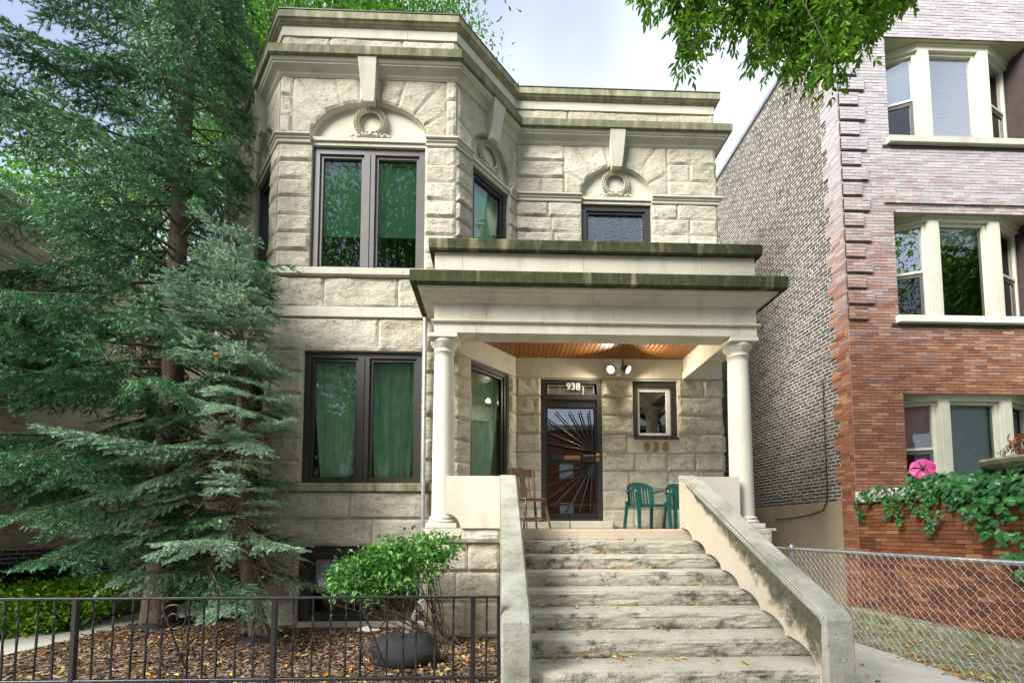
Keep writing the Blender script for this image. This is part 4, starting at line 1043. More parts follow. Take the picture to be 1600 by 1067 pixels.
# ------------------------------------------------------------------ chain-link fence in the gangway
CF = thing('chain_link_fence', 'galvanised chain-link fence along the gangway between the two buildings', 'fence', (4.48, 5.2, 0))
FX = 4.48; ya, yb = 7.45, 3.0; ztop = 1.115
mb = MB(); mb.tube([(FX, ya, ztop), (FX, yb, ztop)], .024, 10); mb.build('top_rail', M['galv'], CF)
for yy in (6.75, 3.02):
    mb = MB(); mb.tube([(FX + .03, yy, -.05), (FX + .03, yy, ztop + .02)], .03, 10); mb.lathe((FX + .03, yy, ztop + .02), [(.036, 0), (.036, .02), (.02, .045), (.003, .05)], 10); mb.build('fence_post', M['galv'], CF)
mb = MB(); pit = .092; n = int((ya - yb) / (pit / 2)); rows = int(1.12 / (pit / 2)); rg = random.Random(8)
for i in range(n):
    y0 = ya - i * pit / 2; pts = []
    sg = 1 if i % 2 else -1
    zb0 = .025
    pts = [(FX - .03 + (.0045 if (j % 2) else -.0045), y0 + (pit / 4 if (j % 2) else -pit / 4) * 1.02, zb0 + j * pit / 2 + (.0 if 0 < j < rows else 0)) for j in range(rows + 1)]
    pts = [(p[0] + .008 * math.sin(p[1] * 2.2 + p[2]), p[1], p[2]) for p in pts]
    if i % 2: pts = [(p[0] + .009 - 2 * (p[0] - (FX - .03)) * 0, 2 * y0 - p[1], p[2]) for p in pts]
    mb.tube(pts, .0027, 4, cap=False, smooth=False)
mb.build('wire_mesh', M['meshwire'], CF)

# ------------------------------------------------------------------ iron fence in front of the bed
IF_ = thing('iron_picket_fence', 'low black iron picket fence with scrolls in front of the mulch bed', 'fence', (-1.8, 3.33, 0))
FY = 3.33
def fx(x): return atY(x, 1000, FY).x
zt_f, zb_f = .915, .335
xs_post = [116 - 312, 116, 428, 739]
mb = MB(); mb.bev((fx(-180), FY - .02, zt_f - .012), (fx(779), FY + .02, zt_f + .006), .004); mb.build('top_rail', M['iron'], IF_)
mb = MB(); mb.bev((fx(-180), FY - .016, zb_f - .012), (fx(779), FY + .016, zb_f + .012), .004); mb.build('bottom_rail', M['iron'], IF_)
pk = []
for p in xs_post[:3]:
    pk += [p + d for d in (30, 59, 88, 111, 135, 177, 201, 222, 251, 280)]
rg = random.Random(2)
pm = bpy.data.meshes.new('picket'); _b = MB()
nT = 14; vs = []
for j in range(nT + 1):              # square bar with a twist in the upper part
    t = j / nT; z = zb_f + (zt_f - zb_f - .012) * t; an = 0 if t < .35 or t > .8 else (t - .35) / .45 * math.pi
    for k in range(4):
        a = an + math.pi / 4 + k * math.pi / 2; vs.append((.0085 * math.cos(a), .0085 * math.sin(a), z))
_b.add(vs, [(j * 4 + k, j * 4 + (k + 1) % 4, j * 4 + 4 + (k + 1) % 4, j * 4 + 4 + k) for j in range(nT) for k in range(4)])
pm.from_pydata(_b.v, [], _b.f); pm.materials.append(M['iron'])
for x in pk + [759]:
    o = bpy.data.objects.new('picket', pm); COL.objects.link(o); o.parent = IF_; o.location = (fx(x) + 1.8, 0, 0); o.rotation_euler = (rg.uniform(-.006, .006), rg.uniform(-.012, .012), rg.uniform(0, 1.5))
for x in xs_post + [779]:
    mb = MB(); w_ = .018 if x != 779 else .012; mb.bev((fx(x) - w_, FY - w_, -.05 if x != 779 else zb_f), (fx(x) + w_, FY + w_, zt_f + .004), .004); mb.build('fence_post', M['iron'], IF_)
def scroll(xa, xb):
    c0 = fx((xa + xb) / 2); R = (fx(xb) - fx(xa)) * .5; pts = []
    zu, zl = .765, .49; r0 = R * 1.12
    for k in range(34):
        t = k / 33; a = -math.pi * .1 + (1 - t) * 2 * math.pi * 1.45; r = r0 * (.16 + .84 * (1 - t)) ; 
        pts.append((c0 + r * math.cos(a) * .98, FY - .004, zu + .0 + r * math.sin(a) * 1.05))
    pts = pts[::-1]; 
    low = []
    for k in range(34):
        t = k / 33; a = math.pi * .9 + (1 - t) * 2 * math.pi * 1.45; r = r0 * (.16 + .84 * (1 - t))
        low.append((c0 + r * math.cos(a) * .98, FY - .004, zl + r * math.sin(a) * 1.05))
    mb = MB(); mb.tube(pts + low, .0065, 6); mb.build('scroll', M['iron'], IF_)
for p in xs_post[:3]: scroll(p + 135, p + 177)
# ------------------------------------------------------------------ foliage builders
def unitv(a): return a / np.maximum(np.linalg.norm(a, axis=-1, keepdims=True), 1e-9)
def needles(O, A, L, rs, n=30, nl=.024, nw=.0055, spread=.85):
    """bottle-brush shoots: O origins, A axes, L lengths -> vertices, triangles"""
    m = len(O); A = unitv(A); ref = np.where(np.abs(A[:, 2:3]) < .9, np.array([[0, 0, 1.]]), np.array([[1., 0, 0]]))
    U = unitv(np.cross(A, ref)); V = np.cross(A, U)
    t = rs.uniform(0.0, 1, (m, n, 1)); ph = rs.uniform(0, 2 * np.pi, (m, n, 1))
    rad = np.cos(ph) * U[:, None] + np.sin(ph) * V[:, None]
    base = O[:, None] + A[:, None] * t * L[:, None, None]
    sp = spread * (1 - .45 * t)
    d = unitv(A[:, None] * (1 - sp * .55) + rad * sp + rs.normal(0, .10, (m, n, 3)))
    w = unitv(np.cross(d, rad + .4 * A[:, None] + 1e-4)) * nw * .5
    ln = nl * rs.uniform(.75, 1.2, (m, n, 1))
    P_ = np.stack([base - w, base + w, base + d * ln], axis=2).reshape(-1, 3)
    return P_, np.arange(len(P_)).reshape(-1, 3)
def leafmesh(C, D, N, L, Wd, fold=.25):
    """leaves: base C, direction D, normal N -> 2 folded triangles pairs (6 verts hexagon-ish)"""
    D = unitv(D); S = unitv(np.cross(D, N)); N = np.cross(S, D); L = np.asarray(L)[:, None]; Wd = np.asarray(Wd)[:, None]
    b = C; t = C + D * L - N * L * .12; l1 = C + D * L * .38 - S * Wd * .5 + N * Wd * fold; r1 = C + D * L * .38 + S * Wd * .5 + N * Wd * fold
    l2 = C + D * L * .72 - S * Wd * .34 + N * Wd * fold * .5; r2 = C + D * L * .72 + S * Wd * .34 + N * Wd * fold * .5
    V = np.stack([b, r1, r2, t, l2, l1], axis=1).reshape(-1, 3); k = np.arange(len(C))[:, None] * 6
    Fq = np.concatenate([k + np.array([[0, 1, 2, 3]]), k + np.array([[0, 3, 4, 5]])]); return V, Fq
def spruce(name, label, base, H, top_shift, whorls, nper, Lfun, droop, z0f, mat, seed, shoot_len=.17, nneed=28, sec_sp=.12, hang=.35, trunk_r=.14, nl=.024, nw=.0055, zcut=None, bare=0.35, bend=None, clip=None, upturn=.22):
    rs = np.random.RandomState(seed); T = thing(name, label, 'tree', base)
    B = np.array(base, float)
    def tr(z):
        t = z / H; b = np.array(top_shift) * t; 
        if bend is not None: b = b + np.array(bend) * math.sin(math.pi * min(1, t * 1.6))
        return B + np.array([b[0], b[1], z])
    mb = MB(); ns = 16
    mb.tube([tr(H * k / ns) + rs.normal(0, .012, 3) * (k > 0) for k in range(ns + 1)], [trunk_r * (1.35 if k == 0 else 1) * (1 - .9 * k / ns) + .012 for k in range(ns + 1)], 10); mb.build('trunk', M['bark'], T)
    O, A, Ls = [], [], []; wood = MB(); ga = rs.uniform(0, 6)
    for wi in range(whorls):
        zf = z0f + (1 - z0f) * (wi + rs.uniform(0, .8)) / whorls; z = zf * H
        for bi in range(nper):
            az = ga + bi * 2 * math.pi / nper + rs.normal(0, .22); L = Lfun(zf, az) * rs.uniform(.6, 1.15); z = (zf + rs.uniform(-.5, .5) * (1 - z0f) / whorls) * H; z = max(z, .5)
            if L < .15: continue
            el = .30 * zf + rs.normal(0, .20) - .05; h = np.array([math.cos(az), math.sin(az), 0.]); sd = np.array([-h[1], h[0], 0.])
            p0 = tr(z); dr = droop * rs.uniform(.7, 1.25); wob = rs.normal(0, .06)
            f = lambda s: p0 + h * L * s * (1 - .06 * s) + sd * L * wob * s * s + np.array([0, 0, L * (el * s - dr * s * s + upturn * max(0, s - .55) ** 1.5)])
            nseg = 8; pts = [f(k / nseg) for k in range(nseg + 1)]
            if clip is not None:
                ok_ = clip(np.array(pts)); ncut = int(np.argmin(ok_)) if not ok_.all() else len(pts)
                if ncut < 3: continue
            else: ncut = len(pts)
            wood.tube(pts[:ncut], [max(.003, .005 + .008 * L * (1 - k / nseg)) for k in range(nseg + 1)][:ncut], 4, cap=False)
            s = bare * rs.uniform(.7, 1.1); side = 1
            while s < 1.0:
                ps = f(s); tang = unitv(f(min(1, s + .02)) - f(s - .02)); side = -side
                l2 = (.42 * L * (1 - s) ** .8 + .14) * rs.uniform(.7, 1.15) * min(1, .5 + 2 * (s - bare * .6))
                a = rs.uniform(.75, 1.05); d2 = unitv(tang * math.cos(a) + np.cross(tang, [0, 0, 1.]) * side * math.sin(a) + np.array([0, 0, rs.normal(0, .08)]))
                n2 = max(1, int(l2 / (shoot_len * .62))); q = ps.copy(); dd = d2.copy(); tw = [q.copy()]
                for k in range(n2):
                    dd = unitv(dd + np.array([0, 0, -hang * .5 * rs.uniform(.4, 1.3)]) * (1 if k < n2 - 1 else -.3) + tang * .12)
                    O.append(q.copy()); A.append(dd.copy()); Ls.append(shoot_len * rs.uniform(.8, 1.15))
                    for sg in (-1, 1):
                        if rs.rand() < .85:
                            sdv = unitv(np.cross(dd, np.array([0, 0, 1.])) + 1e-5); ds = unitv(dd * .75 + sdv * sg * .65 + np.array([0, 0, -hang * .3 + rs.normal(0, .12)]))
                            O.append(q + dd * rs.uniform(0, .05)); A.append(ds); Ls.append(shoot_len * rs.uniform(.55, .95))
                    q = q + dd * shoot_len * .62; tw.append(q.copy())
                if clip is None or clip(np.array(tw)).all(): wood.tube(tw, [.005 - .003 * k / len(tw) for k in range(len(tw))], 3, cap=False, smooth=False)
                s += sec_sp / L * rs.uniform(.7, 1.3) * .5
            O.append(pts[-1]); A.append(unitv(pts[-1] - pts[-2])); Ls.append(shoot_len)
        ga += 1.1
    O, A, Ls = np.array(O), np.array(A), np.array(Ls)
    if clip is not None: k = clip(O + A * Ls[:, None] * .8) & clip(O); O, A, Ls = O[k], A[k], Ls[k]
    V, Fc = needles(O, A, Ls, rs, nneed, nl, nw)
    wood.build('branches', M['bark'], T); npmesh('crown', V, Fc, mat, T, kind=None)
    print(name, 'tris', len(Fc)); return T, len(Fc)
# keep needles out of the house walls
def outside_house(Pn):
    x, y, z = Pn[:, 0], Pn[:, 1], Pn[:, 2]
    lim = np.where(x < -4.40, 7.62, np.where(x < -3.37, 7.62 - (x + 4.40) / 1.03 * 1.10, 6.50)); return ((y < lim) | (x < -4.95) | (z > 9.8)) & ~((x > -4.0) & (z > 5.8) & (np.abs(np.sin(x * 91.7 + z * 37.3)) > .12)) & ~((x < -5.25) & (z < 1.75 - (6.75 - y) * .10)) & ~((x < -4.15) & (y < 6.3) & (z < 1.0 + (-4.15 - x) * .35))
random.seed(3)
def LA(zf, az):
    return 2.75 * (1 - zf) ** .55 * (1.0 + .20 * math.cos(az - 3.3)) + .2
spruce('spruce_tree', 'tall dark green spruce with reddish trunk and drooping boughs beside the house bay', (-4.9, 6.75, -.02), 15.0, (.1, 0), 52, 6, LA, .22, .07, M['needle_d'], 21, .21, 26, .18, .6, .17, .050, .0135, clip=outside_house, bare=.30)
def LBf(zf, az):
    return (1.95 - 1.6 * zf) * (1 + .34 * math.cos(az - 3.4)) * (.42 if .27 < zf < .50 and math.cos(az + .6) > -.25 else 1)
spruce('blue_spruce_tree', 'smaller blue-green spruce with curved bare lower trunk beside the bay', (-3.0, 5.90, -.02), 5.25, (-.50, -.10), 22, 6, LBf, .17, .17, M['needle_b'], 5, .15, 40, .105, .38, .095, .030, .0098, clip=outside_house, bare=.28, bend=(-.12, 0), upturn=.12)
# dead twigs round the lower trunk of the blue spruce
rs = np.random.RandomState(9); BT = [o for o in bpy.data.objects if o.name == 'blue_spruce_tree'][0]; mb = MB()
for k in range(150):
    z = rs.uniform(.9, 3.0); az = rs.uniform(0, 6.28); p = np.array([-3.1 - .1 * z, 5.88, z]); L = rs.uniform(.25, .95); d = np.array([math.cos(az), math.sin(az) * .7, rs.uniform(-.3, .4)]); pts = [p]
    for j in range(6): d = unitv(d + rs.normal(0, .16, 3) + np.array([0, 0, -.12])); pts.append(pts[-1] + d * L / 6)
    mb.tube(pts, [.007 - .0008 * j for j in range(7)], 4, cap=False)
    for j in (2, 3, 4):
        d2 = unitv(d + rs.normal(0, .6, 3)); mb.tube([pts[j], pts[j] + d2 * .13, pts[j] + d2 * .24 + np.array([0, 0, -.03])], [.004, .003, .0015], 3, cap=False)
mb.build('dead_twigs', M['twig'], BT)
# low soil rings at the trunks
for nm, lb_, c, r in (('soil_ring', 'black plastic ring round the tall spruce trunk', (-4.9, 6.75), .34), ('soil_ring', 'black plastic ring round the blue spruce trunk', (-3.0, 5.9), .27)):
    mb = MB(); vs = []; n = 28
    for i in range(n):
        a = 2 * math.pi * i / n; w_ = 1 + .18 * mn.noise(Vector((math.cos(a) * 2, math.sin(a) * 2, c[0])))
        for rr, zz in ((.55, .03), (.62, .085), (.85, .075), (1.05, -.01)): vs.append((c[0] + r * rr * w_ * math.cos(a), c[1] + r * rr * w_ * math.sin(a), zz * (1 + .3 * math.sin(a * 3))))
    mb.add(vs, [(i * 4 + k, ((i + 1) % n) * 4 + k, ((i + 1) % n) * 4 + k + 1, i * 4 + k + 1) for i in range(n) for k in range(3)], True); tag(mb.build(nm, M['blackstone']), lb_, 'edging')

def broadleaf(name, label, base, trunk_h, trunk_r, crown, nleaf, lsize, mat, seed, group=None, limbs=9, clusters=60, cat='tree', flat=.5):
    rs = np.random.RandomState(seed); T = thing(name, label, cat, base, group); B = np.array(base, float); c, R = np.array(crown[0], float), np.array(crown[1], float)
    mb = MB(); top = B + np.array([0, 0, trunk_h]); mb.tube([B, B + (top - B) * .5 + rs.normal(0, .08, 3), top, top * .6 + c * .4, c + [0, 0, R[2] * .4]], [trunk_r * 1.25, trunk_r, trunk_r * .85, trunk_r * .5, .04], 10); mb.build('trunk', M['bark'], T)
    cl = []; wood = MB()
    while len(cl) < clusters:
        p = rs.normal(0, 1, 3); p = p / np.linalg.norm(p) * rs.uniform(.35, 1.0) ** .5; cl.append(c + p * R)
    for k, p in enumerate(cl):
        s0 = top * .6 + c * .4 if k % 2 else top; mid = (s0 + p) / 2 + rs.normal(0, .25, 3)
        wood.tube([s0, mid, p], [.07, .04, .012], 5, cap=False)
        for j in range(4): q = p + rs.normal(0, .35, 3) * R.mean() * .22; wood.tube([mid * .3 + p * .7, q], [.016, .005], 3, cap=False)
    wood.build('limbs', M['bark'], T)
    cl = np.array(cl); idx = rs.randint(0, len(cl), nleaf); C = cl[idx] + rs.normal(0, 1, (nleaf, 3)) * R.mean() * np.array([.17, .17, .13])
    D = rs.normal(0, 1, (nleaf, 3)) + [0, 0, -.5]; N = rs.normal(0, flat, (nleaf, 3)) + [0, 0, 1]; L = lsize * rs.uniform(.7, 1.25, nleaf)
    V, Fq = leafmesh(C, D, N, L, L * .42); npmesh('crown', V, Fq, mat, T); return T
# bright tree rising behind the house and the spruce
broadleaf('leafy_tree', 'tall bright green leafy tree rising behind the stone house roof', (-6.2, 15.5, 0), 9.5, .28, ((-5.6, 13.8, 15.6), (5.0, 3.0, 4.6)), 52000, .14, M['leaf_back'], 31, clusters=190)
broadleaf('leafy_tree', 'rounded green tree beside the buff brick house behind the spruce', (-10.2, 13.0, 0), 5, .2, ((-10.5, 12.0, 8.5), (3.2, 2.6, 3.6)), 9000, .16, M['leaf_back'], 33, clusters=50)
broadleaf('leafy_tree', 'lower leafy tree showing between the tall spruce and the stone house', (-5.3, 17.5, 0), 6, .2, ((-5.6, 15.0, 11.2), (2.6, 2.0, 3.4)), 12000, .15, M['leaf_back'], 35, clusters=60)
# street tree: trunk beside the camera, out of view; one bough hangs into the picture
ST = broadleaf('street_tree', 'street tree whose leafy bough hangs over the gap by the brick building', (5.6, .2, 0), 5.2, .26, ((5.4, -2.6, 10.0), (3.0, 2.6, 3.0)), 8000, .16, M['leaf_tree'], 41, clusters=60)
broadleaf('street_tree', 'street tree across the road, mirrored in the bay window panes', (-4.6, -6.5, 0), 4.2, .28, ((-4.6, -6.3, 11.5), (4.6, 2.6, 7.6)), 27000, .25, M['leaf_tree'], 43, clusters=110)
broadleaf('street_tree', 'street tree down the road, mirrored in the apartment window panes', (21, -5, 0), 3.6, .3, ((21, -5, 9.0), (6.2, 3.5, 6.2)), 22000, .32, M['leaf_tree'], 47, clusters=110)
rs = np.random.RandomState(77); C, D, N, L = [], [], [], []; wood = MB()
limb = [np.array(p) for p in ((5.6, .2, 5.2), (5.0, 2.2, 6.7), (4.2, 3.7, 7.75), (3.0, 4.4, 8.1), (1.7, 4.7, 8.05))]
wood.tube(limb, [.14, .10, .07, .045, .02], 8, cap=False)
low = [(1012, 8), (1040, 12), (1062, 60), (1078, 112), (1088, 95), (1110, 30), (1140, 60), (1180, 95), (1200, 88), (1215, 60), (1235, 118), (1250, 130), (1275, 128), (1290, 138), (1312, 122), (1335, 88), (1352, 55), (1370, 28), (1392, 6), (1160, 30), (1255, 60), (1300, 70), (1095, 60), (1210, 110), (1325, 60), (1280, 95), (1180, 50)]
tips = []
for (x, y) in low:
    for k in range(3): tips.append(np.array(atY(x + rs.normal(0, 7), y - 14 - abs(rs.normal(0, 14)) * k, 4.5 + rs.normal(0, .25))))
for tp in tips:
    j = rs.uniform(1.6, 3.9); a = limb[int(j)]; b = limb[min(4, int(j) + 1)]; st = a + (b - a) * (j % 1)
    st = limb[1] * 0 + np.array([tp[0] + rs.normal(0, .25), 4.3 + rs.normal(0, .2), np.interp(tp[0], [1.5, 3.0, 4.2, 5.2], [8.05, 8.1, 7.7, 6.9])])
    mid = (st + tp) / 2 + np.array([rs.normal(0, .1), 0, .12]); pts = [st * (1 - t) ** 2 + mid * 2 * t * (1 - t) + tp * t * t for t in np.linspace(0, 1, 9)]
    wood.tube(pts, [.012 - .001 * k for k in range(9)], 4, cap=False)
    for k in range(1, 9):
        for r_ in range(4):
            ra = unitv(rs.normal(0, 1, 3) + np.array([0, 0, -.9])); rl = rs.uniform(.12, .24); p = pts[k]
            for q in range(4):
                for sg in (-1, 1):
                    sd = unitv(np.cross(ra, rs.normal(0, 1, 3))); C.append(p + ra * rl * (q + .6) / 4); D.append(ra * .7 + sd * sg * .75 + np.array([0, 0, -.35])); N.append(rs.normal(0, .6, 3) + [0, 0, .8]); L.append(rs.uniform(.06, .10))
            C.append(p + ra * rl); D.append(ra); N.append(rs.normal(0, .6, 3) + [0, 0, .8]); L.append(.09)
wood.build('bough', M['bark'], ST)
L = np.array(L); V, Fq = leafmesh(np.array(C), np.array(D), np.array(N), L, L * .33); npmesh('bough_leaves', V, Fq, M['leaf_tree'], ST)
# shrubs
def shrub(name, label, base, stems, blobs, nleaf, lsize, mat, seed, wid=.5, stemr=.010, group=None, up=.4):
    rs = np.random.RandomState(seed); T = thing(name, label, 'shrub', base, group); B = np.array(base, float); mb = MB()
    bl = np.array([b[0] for b in blobs], float); br = np.array([b[1] for b in blobs], float)
    for k in range(stems):
        i = rs.randint(len(bl)); e = bl[i] + rs.normal(0, .5, 3) * br[i]; s = B + np.array([rs.normal(0, .10), rs.normal(0, .06), 0]); m_ = (s + e) / 2 + np.array([rs.normal(0, .07), rs.normal(0, .05), .06]); c_ = [s * (1 - t) ** 2 + m_ * 2 * t * (1 - t) + e * t * t for t in np.linspace(0, 1, 7)]
        mb.tube(c_, [stemr * (1 - .12 * q) for q in range(7)], 5, cap=False)
        for q in (3, 4, 5): mb.tube([c_[q], c_[q] + rs.normal(0, .12, 3) + [0, 0, .08]], [stemr * .5, stemr * .2], 3, cap=False)
    mb.build('stems', M['bark'], T)
    vol = br.prod(axis=1); idx = rs.choice(len(bl), nleaf, p=vol / vol.sum()); d = rs.normal(0, 1, (nleaf, 3)); d = unitv(d) * rs.uniform(.25, 1.0, (nleaf, 1)) ** .45
    C = bl[idx] + d * br[idx] * (1 + .20 * rs.normal(0, 1, (nleaf, 1))); D = d * .8 + rs.normal(0, .7, (nleaf, 3)) + [0, 0, -.1]; N = rs.normal(0, .45, (nleaf, 3)) + [0, 0, 1] + d * up
    C[:, 2] = np.maximum(C[:, 2], .03); L = lsize * rs.uniform(.4, 1.45, nleaf); V, Fq = leafmesh(C, D, N, L, L * wid); npmesh('foliage', V, Fq, mat, T); return T
def bl(x, y, Y, rx, rz, ry=None): q = atY(x, y, Y); return ((q.x, Y, q.z), (rx, ry or rx * .8, rz))
shrub('leafy_shrub', 'bright green arching shrub in front of the basement window', (-.62, 5.55, 0), 26, [bl(560, 900, 5.3, .34, .24), bl(600, 880, 5.35, .36, .22), bl(640, 862, 5.4, .40, .20), bl(685, 855, 5.45, .26, .18), bl(535, 922, 5.2, .22, .12), bl(625, 905, 5.3, .34, .16), bl(672, 880, 5.4, .25, .14), bl(580, 930, 5.25, .22, .12)], 3600, .062, M['leaf_shrub'], 3, .52)
shrub('lime_shrub', 'low lime green mounded shrub beyond the side path', (-6.75, 6.9, 0), 12, [bl(150, 915, 7.2, .55, .16, .5), bl(90, 930, 6.9, .6, .22, .5), bl(40, 945, 6.6, .5, .30, .5), bl(10, 960, 6.3, .4, .36, .4), bl(120, 945, 6.9, .5, .26, .4), bl(60, 975, 6.4, .4, .2, .3)], 9000, .055, M['leaf_lime'], 6, .5, .008)
shrub('boxwood_shrub', 'small dark glossy boxwood in front of the black-painted bricks', (-7.15, 7.6, 0), 8, [bl(78, 888, 7.6, .36, .26, .3), bl(55, 905, 7.5, .32, .25, .3), bl(100, 905, 7.6, .30, .2, .3)], 2600, .04, M['leaf_box'], 7, .55, .007)
shrub('green_shrub', 'small bright shrub behind the blue spruce beside the path', (-5.4, 8.9, 0), 8, [bl(330, 915, 9.2, .5, .35, .4), bl(295, 925, 9.2, .45, .3, .4)], 2600, .06, M['leaf_shrub'], 8, .5, .007)
shrub('hosta_clump', 'dark leafy clump under the lime shrub at the path edge', (-6.45, 6.3, 0), 6, [bl(75, 985, 6.5, .35, .16, .2), bl(95, 968, 6.9, .4, .2, .2)], 500, .12, M['leaf_ivy'], 12, .6, .005)

# ------------------------------------------------------------------ mulch and fallen leaves
rs = np.random.RandomState(14); n = 26000
X = rs.uniform(-5.6, .0, n); Y = 2.7 + (rs.uniform(0, 1, n) ** .8) * 4.2
keep = ~((Y > 6.55 + np.where(X < -3.37, (-3.37 - X) * 1.1, 0)) | ((Y > 5.9) & (X > -.97))) & (X > -5.42 - (Y < 5) * .05); X, Y = X[keep], Y[keep]; n = len(X)
C = np.stack([X, Y, rs.uniform(-.004, .022, n)], 1); an = rs.uniform(0, 6.28, n); D = np.stack([np.cos(an), np.sin(an), rs.normal(0, .22, n)], 1); N = np.stack([rs.normal(0, .35, n), rs.normal(0, .35, n), np.ones(n)], 1); L = rs.uniform(.025, .085, n)
D = unitv(D); S = unitv(np.cross(D, N)); Nn = np.cross(S, D); w_ = (L * rs.uniform(.18, .38, n))[:, None]; h_ = .006
V = np.stack([C - S * w_ / 2, C + S * w_ / 2, C + D * L[:, None] + S * w_ / 2, C + D * L[:, None] - S * w_ / 2, C + Nn * h_ + D * L[:, None] * .5], 1).reshape(-1, 3); k = np.arange(n)[:, None] * 5
Fc = np.concatenate([k + np.array([[a, b, 4]]) for a, b in ((0, 1), (1, 2), (2, 3), (3, 0))]); npmesh('bark_mulch', V, Fc, M['chip'], None, kind='stuff', label='brown bark mulch chips covering the planting bed')
def fallen(name, label, pts, sizes, seed):
    rs = np.random.RandomState(seed); C = np.array(pts, float); n = len(C); an = rs.uniform(0, 6.28, n); D = np.stack([np.cos(an), np.sin(an), rs.normal(0, .12, n)], 1); N = np.stack([rs.normal(0, .25, n), rs.normal(0, .25, n), np.ones(n)], 1)
    V, Fq = leafmesh(C, D, N, sizes, np.array(sizes) * .55, .35); o = npmesh(name, V, Fq, M['leaf_fall'], None, kind='stuff', label=label); return o
rs = np.random.RandomState(15); pts = []
for i in range(620):
    x, y = rs.uniform(-5.3, -.05), 2.8 + rs.uniform(0, 1) * 3.9
    if (y > 5.9 and x > -1) or y > 6.5 + max(0, -3.37 - x): continue
    pts.append((x, y, .028 + rs.uniform(0, .02)))
fallen('fallen_leaves', 'yellow and orange fallen leaves scattered on the mulch bed', pts, rs.uniform(.03, .085, len(pts)), 1)
pts = []
for k in range(1, 9):
    z = FZ - HS * k; yf = Y0S - DS * k
    for i in range(int(rs.uniform(16, 34))): pts.append((min(2.35, max(.28, rs.beta(1.1, 1.6) * 2.1 + .26)), yf + DS - abs(rs.normal(0, .10)) - .03, z + .014 + rs.uniform(0, .012)))
fallen('fallen_leaves', 'fallen leaves lying on the stone stair treads', pts, rs.uniform(.025, .07, len(pts)), 2)
pts = [(rs.uniform(2.7, 4.4), rs.uniform(3, 7), .02) for i in range(45)] + [(rs.uniform(4.5, 5.75), rs.uniform(3.2, 7), .02) for i in range(170)] + [(4.5 + rs.normal(0, .09), rs.uniform(3.2, 5.0), .025) for i in range(90)]
fallen('fallen_leaves', 'fallen leaves on the gangway concrete beside the chain-link fence', pts, rs.uniform(.03, .08, len(pts)), 3)
pts = [(rs.uniform(-6.2, -5.4), rs.uniform(3, 8), .03) for i in range(25)]
fallen('fallen_leaves', 'few fallen leaves on the pale side path', pts, rs.uniform(.04, .08, len(pts)), 4)
# yellow leaves caught in the spruce boughs
pts = [np.array(atY(x, y, Yy)) for x, y, Yy in ((255, 588, 4.9), (252, 425, 5.2), (290, 440, 5.2), (378, 472, 5.1), (345, 555, 5.0), (375, 645, 4.9), (385, 730, 5.6), (392, 728, 5.6), (308, 388, 5.3), (335, 868, 4.9), (328, 868, 4.9), (415, 900, 5.2), (345, 815, 5.0), (240, 605, 4.9), (178, 800, 5.6), (50, 555, 5.6), (40, 424, 5.6))]
fallen('caught_leaves', 'yellow leaves caught on the spruce needles', pts, rs.uniform(.06, .10, len(pts)), 5)

# ------------------------------------------------------------------ ivy over the stoop wall
rs = np.random.RandomState(61); IV = thing('ivy_vine', 'glossy green ivy trailing over the low brick stoop wall', 'vine', (NX, 5.2, 2.03))
def ivyshape(s):
    return [(0, 0), (.30, -.10), (.55, .18), (.30, .42), (.34, .62), (.0, 1.0), (-.34, .62), (-.30, .42), (-.55, .18), (-.30, -.10)]
me = bpy.data.meshes.new('ivy_leaf'); sh = ivyshape(1); vs = [(0, .25, .10)] + [(x, y, .0 + .06 * (abs(x) < .1) - .10 * (y > .7)) for x, y in sh]; me.from_pydata(vs, [], [(0, 1 + i, 1 + (i + 1) % 10) for i in range(10)]); me.materials.append(M['leaf_ivy'])
Vt = np.array(vs); big = []; small = []
def ivyat(p, n_, size, big_=False):
    dn = unitv(np.array([rs.normal(0, .45), rs.normal(0, .45), -1.0]) + np.array(n_) * .25); n_ = unitv(np.array(n_, float) + rs.normal(0, .35, 3)); x_ = unitv(np.cross(dn, n_)); z_ = np.cross(x_, dn); R_ = np.stack([x_, dn, z_], 1)
    (big if big_ else small).append((np.array(p), R_, size))
for i in range(950):       # cover along the coping edge
    y = rs.uniform(3.6, 7.1); d = (7.2 - y); th = min(1, .08 + d * .38)
    if rs.rand() > th: continue
    z = 2.03 + rs.normal(.015, .05) - abs(rs.normal(0, .13)) * (.7 + .5 * math.sin(y * 7)); ivyat((NX - .075 - rs.uniform(0, .07), y, z), (-1, -.25, .6), rs.uniform(.045, .085))
for i in range(620):
    y = rs.uniform(3.6, 6.35); ivyat((NX + rs.uniform(-.08, .35), y, 2.05 + abs(rs.normal(0, .06)) + .10 * max(0, math.sin(y * 4.1 + 1))), (-.4, -.4, 1), rs.uniform(.05, .10))
for yy, ln in ((7.15, .42), (6.95, .2), (6.62, .38), (6.45, .5), (6.2, .35), (6.0, .62), (5.9, .45), (5.65, .3), (5.5, .45), (5.3, .38)):     # hanging tendrils
    for k in range(int(ln * 75)): t = rs.uniform(0, 1) ** .8; ivyat((NX - .07 - rs.uniform(0, .05), yy + rs.normal(0, .035) + .04 * math.sin(t * 6), 1.95 - ln * t), (-1, -.3, .4), rs.uniform(.035, .065))
for i in range(300):        # the dense big-leaved mass nearer the street
    y = rs.uniform(3.9, 5.32); z = 2.02 - rs.uniform(0, 1) ** 1.0 * min(1.55, .35 + (5.35 - y) * 1.6); ivyat((NX - .10 - rs.uniform(0, .16), y + .05 * rs.normal(), z), (-1, -.4, .5), rs.uniform(.055, .115), True)
big = big[:300]
